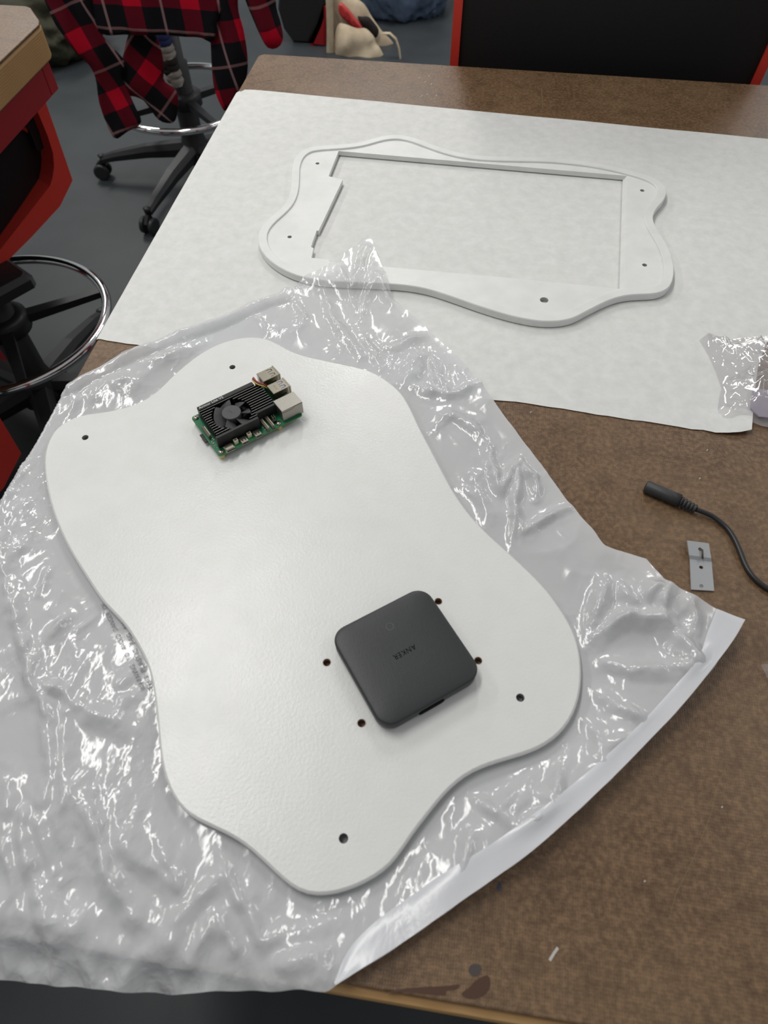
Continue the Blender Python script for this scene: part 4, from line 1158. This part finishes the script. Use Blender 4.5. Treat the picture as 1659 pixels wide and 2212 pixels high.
# ------------------------------------------------------------------ plaid shirt
shirt = empty('plaid_shirt', (ax2[0], .78, -.10))
tag(shirt, 'red and black plaid flannel shirt hanging over a stool back', 'shirt')
so = np.array(shirt.location)
PER = .155
def cloth(name, pxs, Yp, seed, amp=.018, rot=0.0, off=(0, 0), bulge=0.0, per=PER, anchor=None):
    P = np.array([[p[0], p[2]] for p in (onY(x, y, Yp) for x, y in pxs)])
    P = ccw(smooth_closed(P, 3))
    V2, F2, _ = triangulated(P, .012, seed)
    x, z = V2[:, 0], V2[:, 1]; lo, hi = P.min(0), P.max(0)
    dd = poly_dist(P, x, z)
    d = amp*noise(x*11, z*3.2, seed)+amp*.5*noise(x*24, z*8, seed+1)
    bul = bulge*np.sqrt(np.clip(dd/.05, 0, 1))
    y = Yp+d
    N = len(V2)
    front = np.stack([x, y-.0025-bul, z], 1)-so; back_ = np.stack([x, y+.0025+bul, z], 1)-so
    ar = [f if ((V2[f[1]][0]-V2[f[0]][0])*(V2[f[2]][1]-V2[f[0]][1])-(V2[f[1]][1]-V2[f[0]][1])*(V2[f[2]][0]-V2[f[0]][0])) > 0 else f[::-1] for f in F2]
    m_ = MB(); m_.add(np.vstack([front, back_]), ar+[tuple(N+c for c in reversed(f)) for f in ar], True)
    nb = len(resample(P, .012))
    for i in range(nb):
        j = (i+1) % nb; m_.f.append((j, i, N+i, N+j)); m_.sm.append(True)
    c_, s_ = math.cos(rot), math.sin(rot)
    u = ((x-lo[0])*c_+(z-hi[1])*s_)/per+off[0]+.03*noise(x*9, z*9, 3); v_ = (-(x-lo[0])*s_+(z-hi[1])*c_)/per+off[1]+.03*noise(x*9, z*9, 4)
    if anchor:
        ap = onY(anchor[0], anchor[1], Yp); u = (x-ap[0])/per+anchor[2]+.012*noise(x*9, z*9, 3); v_ = (z-ap[2])/per+anchor[3]
    m_.uv = np.vstack([np.stack([u, v_], 1)]*2)
    return m_.build(name, M['plaid'], shirt)
cloth('back_panel', [(183,-60),(186,0),(190,38),(200,58),(220,72),(240,75),(308,75),(348,76),(393,79),(437,81),(460,90),(470,40),(472,-60)], .765, 21, .012, anchor=(349, 16, .66, 0))
cloth('front_panel', [(80,-60),(97,0),(118,45),(135,70),(165,112),(192,140),(205,172),(213,225),(245,298),(275,285),(306,263),(286,222),(262,170),(268,135),(248,108),(222,75),(205,30),(200,-60)], .775, 22, .022, .35, (.1, .3))
cloth('sleeve', [(290,60),(330,70),(348,110),(354,148),(352,176),(374,190),(384,211),(382,243),(374,266),(344,264),(310,217),(270,203),(260,179),(258,148),(266,120),(276,80)], .80, 23, .02, .8, (.2, .1), .015)
cloth('front_panel', [(448,-60),(452,60),(456,100),(458,150),(464,190),(478,225),(490,238),(510,205),(532,170),(535,120),(526,60),(515,20),(508,-60)], .77, 24, .02, .18, (.55, .1))
cloth('sleeve', [(515,-60),(530,0),(548,45),(562,75),(576,99),(590,105),(604,100),(611,84),(606,50),(596,15),(585,-60)], .76, 25, .010, .3, (.0, .2), .03)
# rolled striped cloth hanging beside the column
rc = empty('striped_roll', tuple(float(t) for t in onY(362, 120, .93)))
tag(rc, 'rolled pale and dark striped cloth hanging beside the stool column', 'cloth'); ro = np.array(rc.location)
A_, B_ = np.array(onY(342, 70, .93))-ro, np.array(onY(384, 190, .93))-ro
cs_ = [('navy', 0, .22), ('pale_cloth', .22, .45), ('dark_cloth', .45, .68), ('pale_cloth', .68, .95)]
for c, t0, t1 in cs_:
    n = 6; MB().tube([A_+(B_-A_)*(t0+(t1-t0)*k/n)+np.array([.004*math.sin(k*2), 0, 0]) for k in range(n+1)], [.030-.008*(t0+(t1-t0)*k/n) for k in range(n+1)], 14).build('stripe', M[c], rc)

# ------------------------------------------------------------------ bags on the floor
def crumpled(name, label, c, rx, ry, h, mat, seed, facets=6.0, cat='bag'):
    bm = bmesh.new(); bmesh.ops.create_icosphere(bm, subdivisions=5, radius=1.0)
    V = np.array([tuple(v.co) for v in bm.verts])
    d = 1+.16*noise(V[:, 0]*2.2+seed, V[:, 1]*2.2+V[:, 2]*1.7, seed)
    r_ = np.abs(noise(V[:, 0]*facets+V[:, 2]*3, V[:, 1]*facets-V[:, 2]*2, seed+1)); d -= .22*r_
    d += .05*noise(V[:, 0]*14, V[:, 1]*14+V[:, 2]*9, seed+2)
    V = V*d[:, None]
    V[:, 2] = np.where(V[:, 2] < -.55, -.55, V[:, 2])+.55
    for v, q in zip(bm.verts, V): v.co = (q[0]*rx, q[1]*ry, q[2]*h/1.5)
    for f in bm.faces: f.smooth = True
    me = bpy.data.meshes.new(name); bm.to_mesh(me); bm.free(); me.materials.append(mat)
    o = bpy.data.objects.new(name, me); COL.objects.link(o); o.location = (c[0], c[1], FLOOR)
    return tag(o, label, cat)
crumpled('plastic_sack', 'crumpled slate blue plastic sack on the floor behind the main table', (-.09, 2.60), .26, .22, .36, M['blue_bag'], 5)
crumpled('duffel_bag', 'dark olive canvas bag slumped on the floor behind left table', (-1.62, 1.92), .34, .28, .30, M['olive'], 9, 3.5)

case = empty('tool_case', tuple(float(t) for t in on(660, 122, FLOOR)))
tag(case, 'black case with a red wedge end standing on the floor left of the tote bag', 'case'); ko = np.array(case.location)
def prism_px(name, pxs, Y0, Y1, mat, par, org):
    P = ccw(np.array([[p[0], p[2]] for p in (onY(x, y, Y0) for x, y in pxs)])); P[:, 1] = np.maximum(P[:, 1], FLOOR+.001)
    R = []
    for y, ins in ((Y0, .008), (Y0+.008, 0), (Y1, 0)):
        Q = offset(P, ins); R.append([np.array([q[0], y, q[1]])-org for q in Q])
    m_ = MB(); m_.rings(R, False); m_.f = [tuple(reversed(f)) for f in m_.f]; return m_.build(name, mat, par)
ky = float(ko[1])+.11
prism_px('red_end', [(671,126),(671,103),(690,55),(703,14),(704,14),(704,126)], ky, ky+.10, M['red_steel'], case, ko)
prism_px('case_body', [(604,-40),(600,20),(612,62),(634,100),(668,122),(668,103),(688,55),(702,10),(702,-40)], ky+.02, ky+.22, M['black_mesh'], case, ko)

# tote bag
tote = empty('tote_bag', (-.20, 2.12, FLOOR))
tag(tote, 'beige canvas tote bag standing open on the floor beyond the table', 'bag'); to = np.array(tote.location)
def panel_px(name, pxs, Yp, mat, seed, amp=.02, thick=.004, parent=None):
    P = np.array([[p[0], p[2]] for p in (onY(x, y, Yp) for x, y in pxs)]); P = ccw(smooth_closed(P, 3))
    V2, F2, _ = triangulated(P, .012, seed); x, z = V2[:, 0], V2[:, 1]
    dd = poly_dist(P, x, z)
    y = Yp+amp*noise(x*14, z*12, seed)-amp*1.6*np.sqrt(np.clip(dd/.08, 0, 1)); N = len(V2)
    front = np.stack([x, y, z], 1)-to; back_ = np.stack([x, y+thick, z], 1)-to
    ar = [f if ((V2[f[1]][0]-V2[f[0]][0])*(V2[f[2]][1]-V2[f[0]][1])-(V2[f[1]][1]-V2[f[0]][1])*(V2[f[2]][0]-V2[f[0]][0])) > 0 else f[::-1] for f in F2]
    m_ = MB(); m_.add(np.vstack([front, back_]), ar+[tuple(N+c for c in reversed(f)) for f in ar], True)
    nb = len(resample(P, .012))
    for i in range(nb):
        j = (i+1) % nb; m_.f.append((j, i, N+i, N+j)); m_.sm.append(True)
    return m_.build(name, mat, parent or tote)
panel_px('back_side', [(712,-25),(735,-20),(760,-8),(786,10),(804,40),(826,66),(846,88),(852,110),(846,150),(842,185),(715,185),(708,120)], 2.19, M['canvas'], 31, .02)
panel_px('dark_inside', [(772,38),(782,36),(796,36),(808,50),(818,66),(812,82),(795,72)], 2.135, M['dark_cloth'], 32, .01)  # dark panel set into the open mouth of the bag
panel_px('front_side', [(727,60),(745,54),(772,62),(790,64),(808,78),(812,92),(822,102),(836,140),(838,190),(728,190),(722,110)], 2.08, M['canvas'], 33, .035)
panel_px('strap', [(703,-40),(716,-40),(720,60),(722,130),(722,185),(706,185),(706,60)], 2.06, M['canvas'], 34, .004)
m_ = MB(); m_.tube([np.array(onY(x, y, 2.05))-to for x, y in ((826,72),(842,72),(855,84),(862,105),(866,135),(866,165))], .011, 10, flat=.35); m_.build('strap', M['canvas'], tote)
nb_ = panel_px('notebook', [(733,8),(750,22),(768,45),(784,62),(772,66),(750,48),(733,30)], 2.12, M['pink_red'], 35, .0, .02)
nb_.parent = None; nb_.location = tote.location
nb_.name = 'notebook'; tag(nb_, 'red covered notebook sticking out of the beige tote bag', 'notebook')
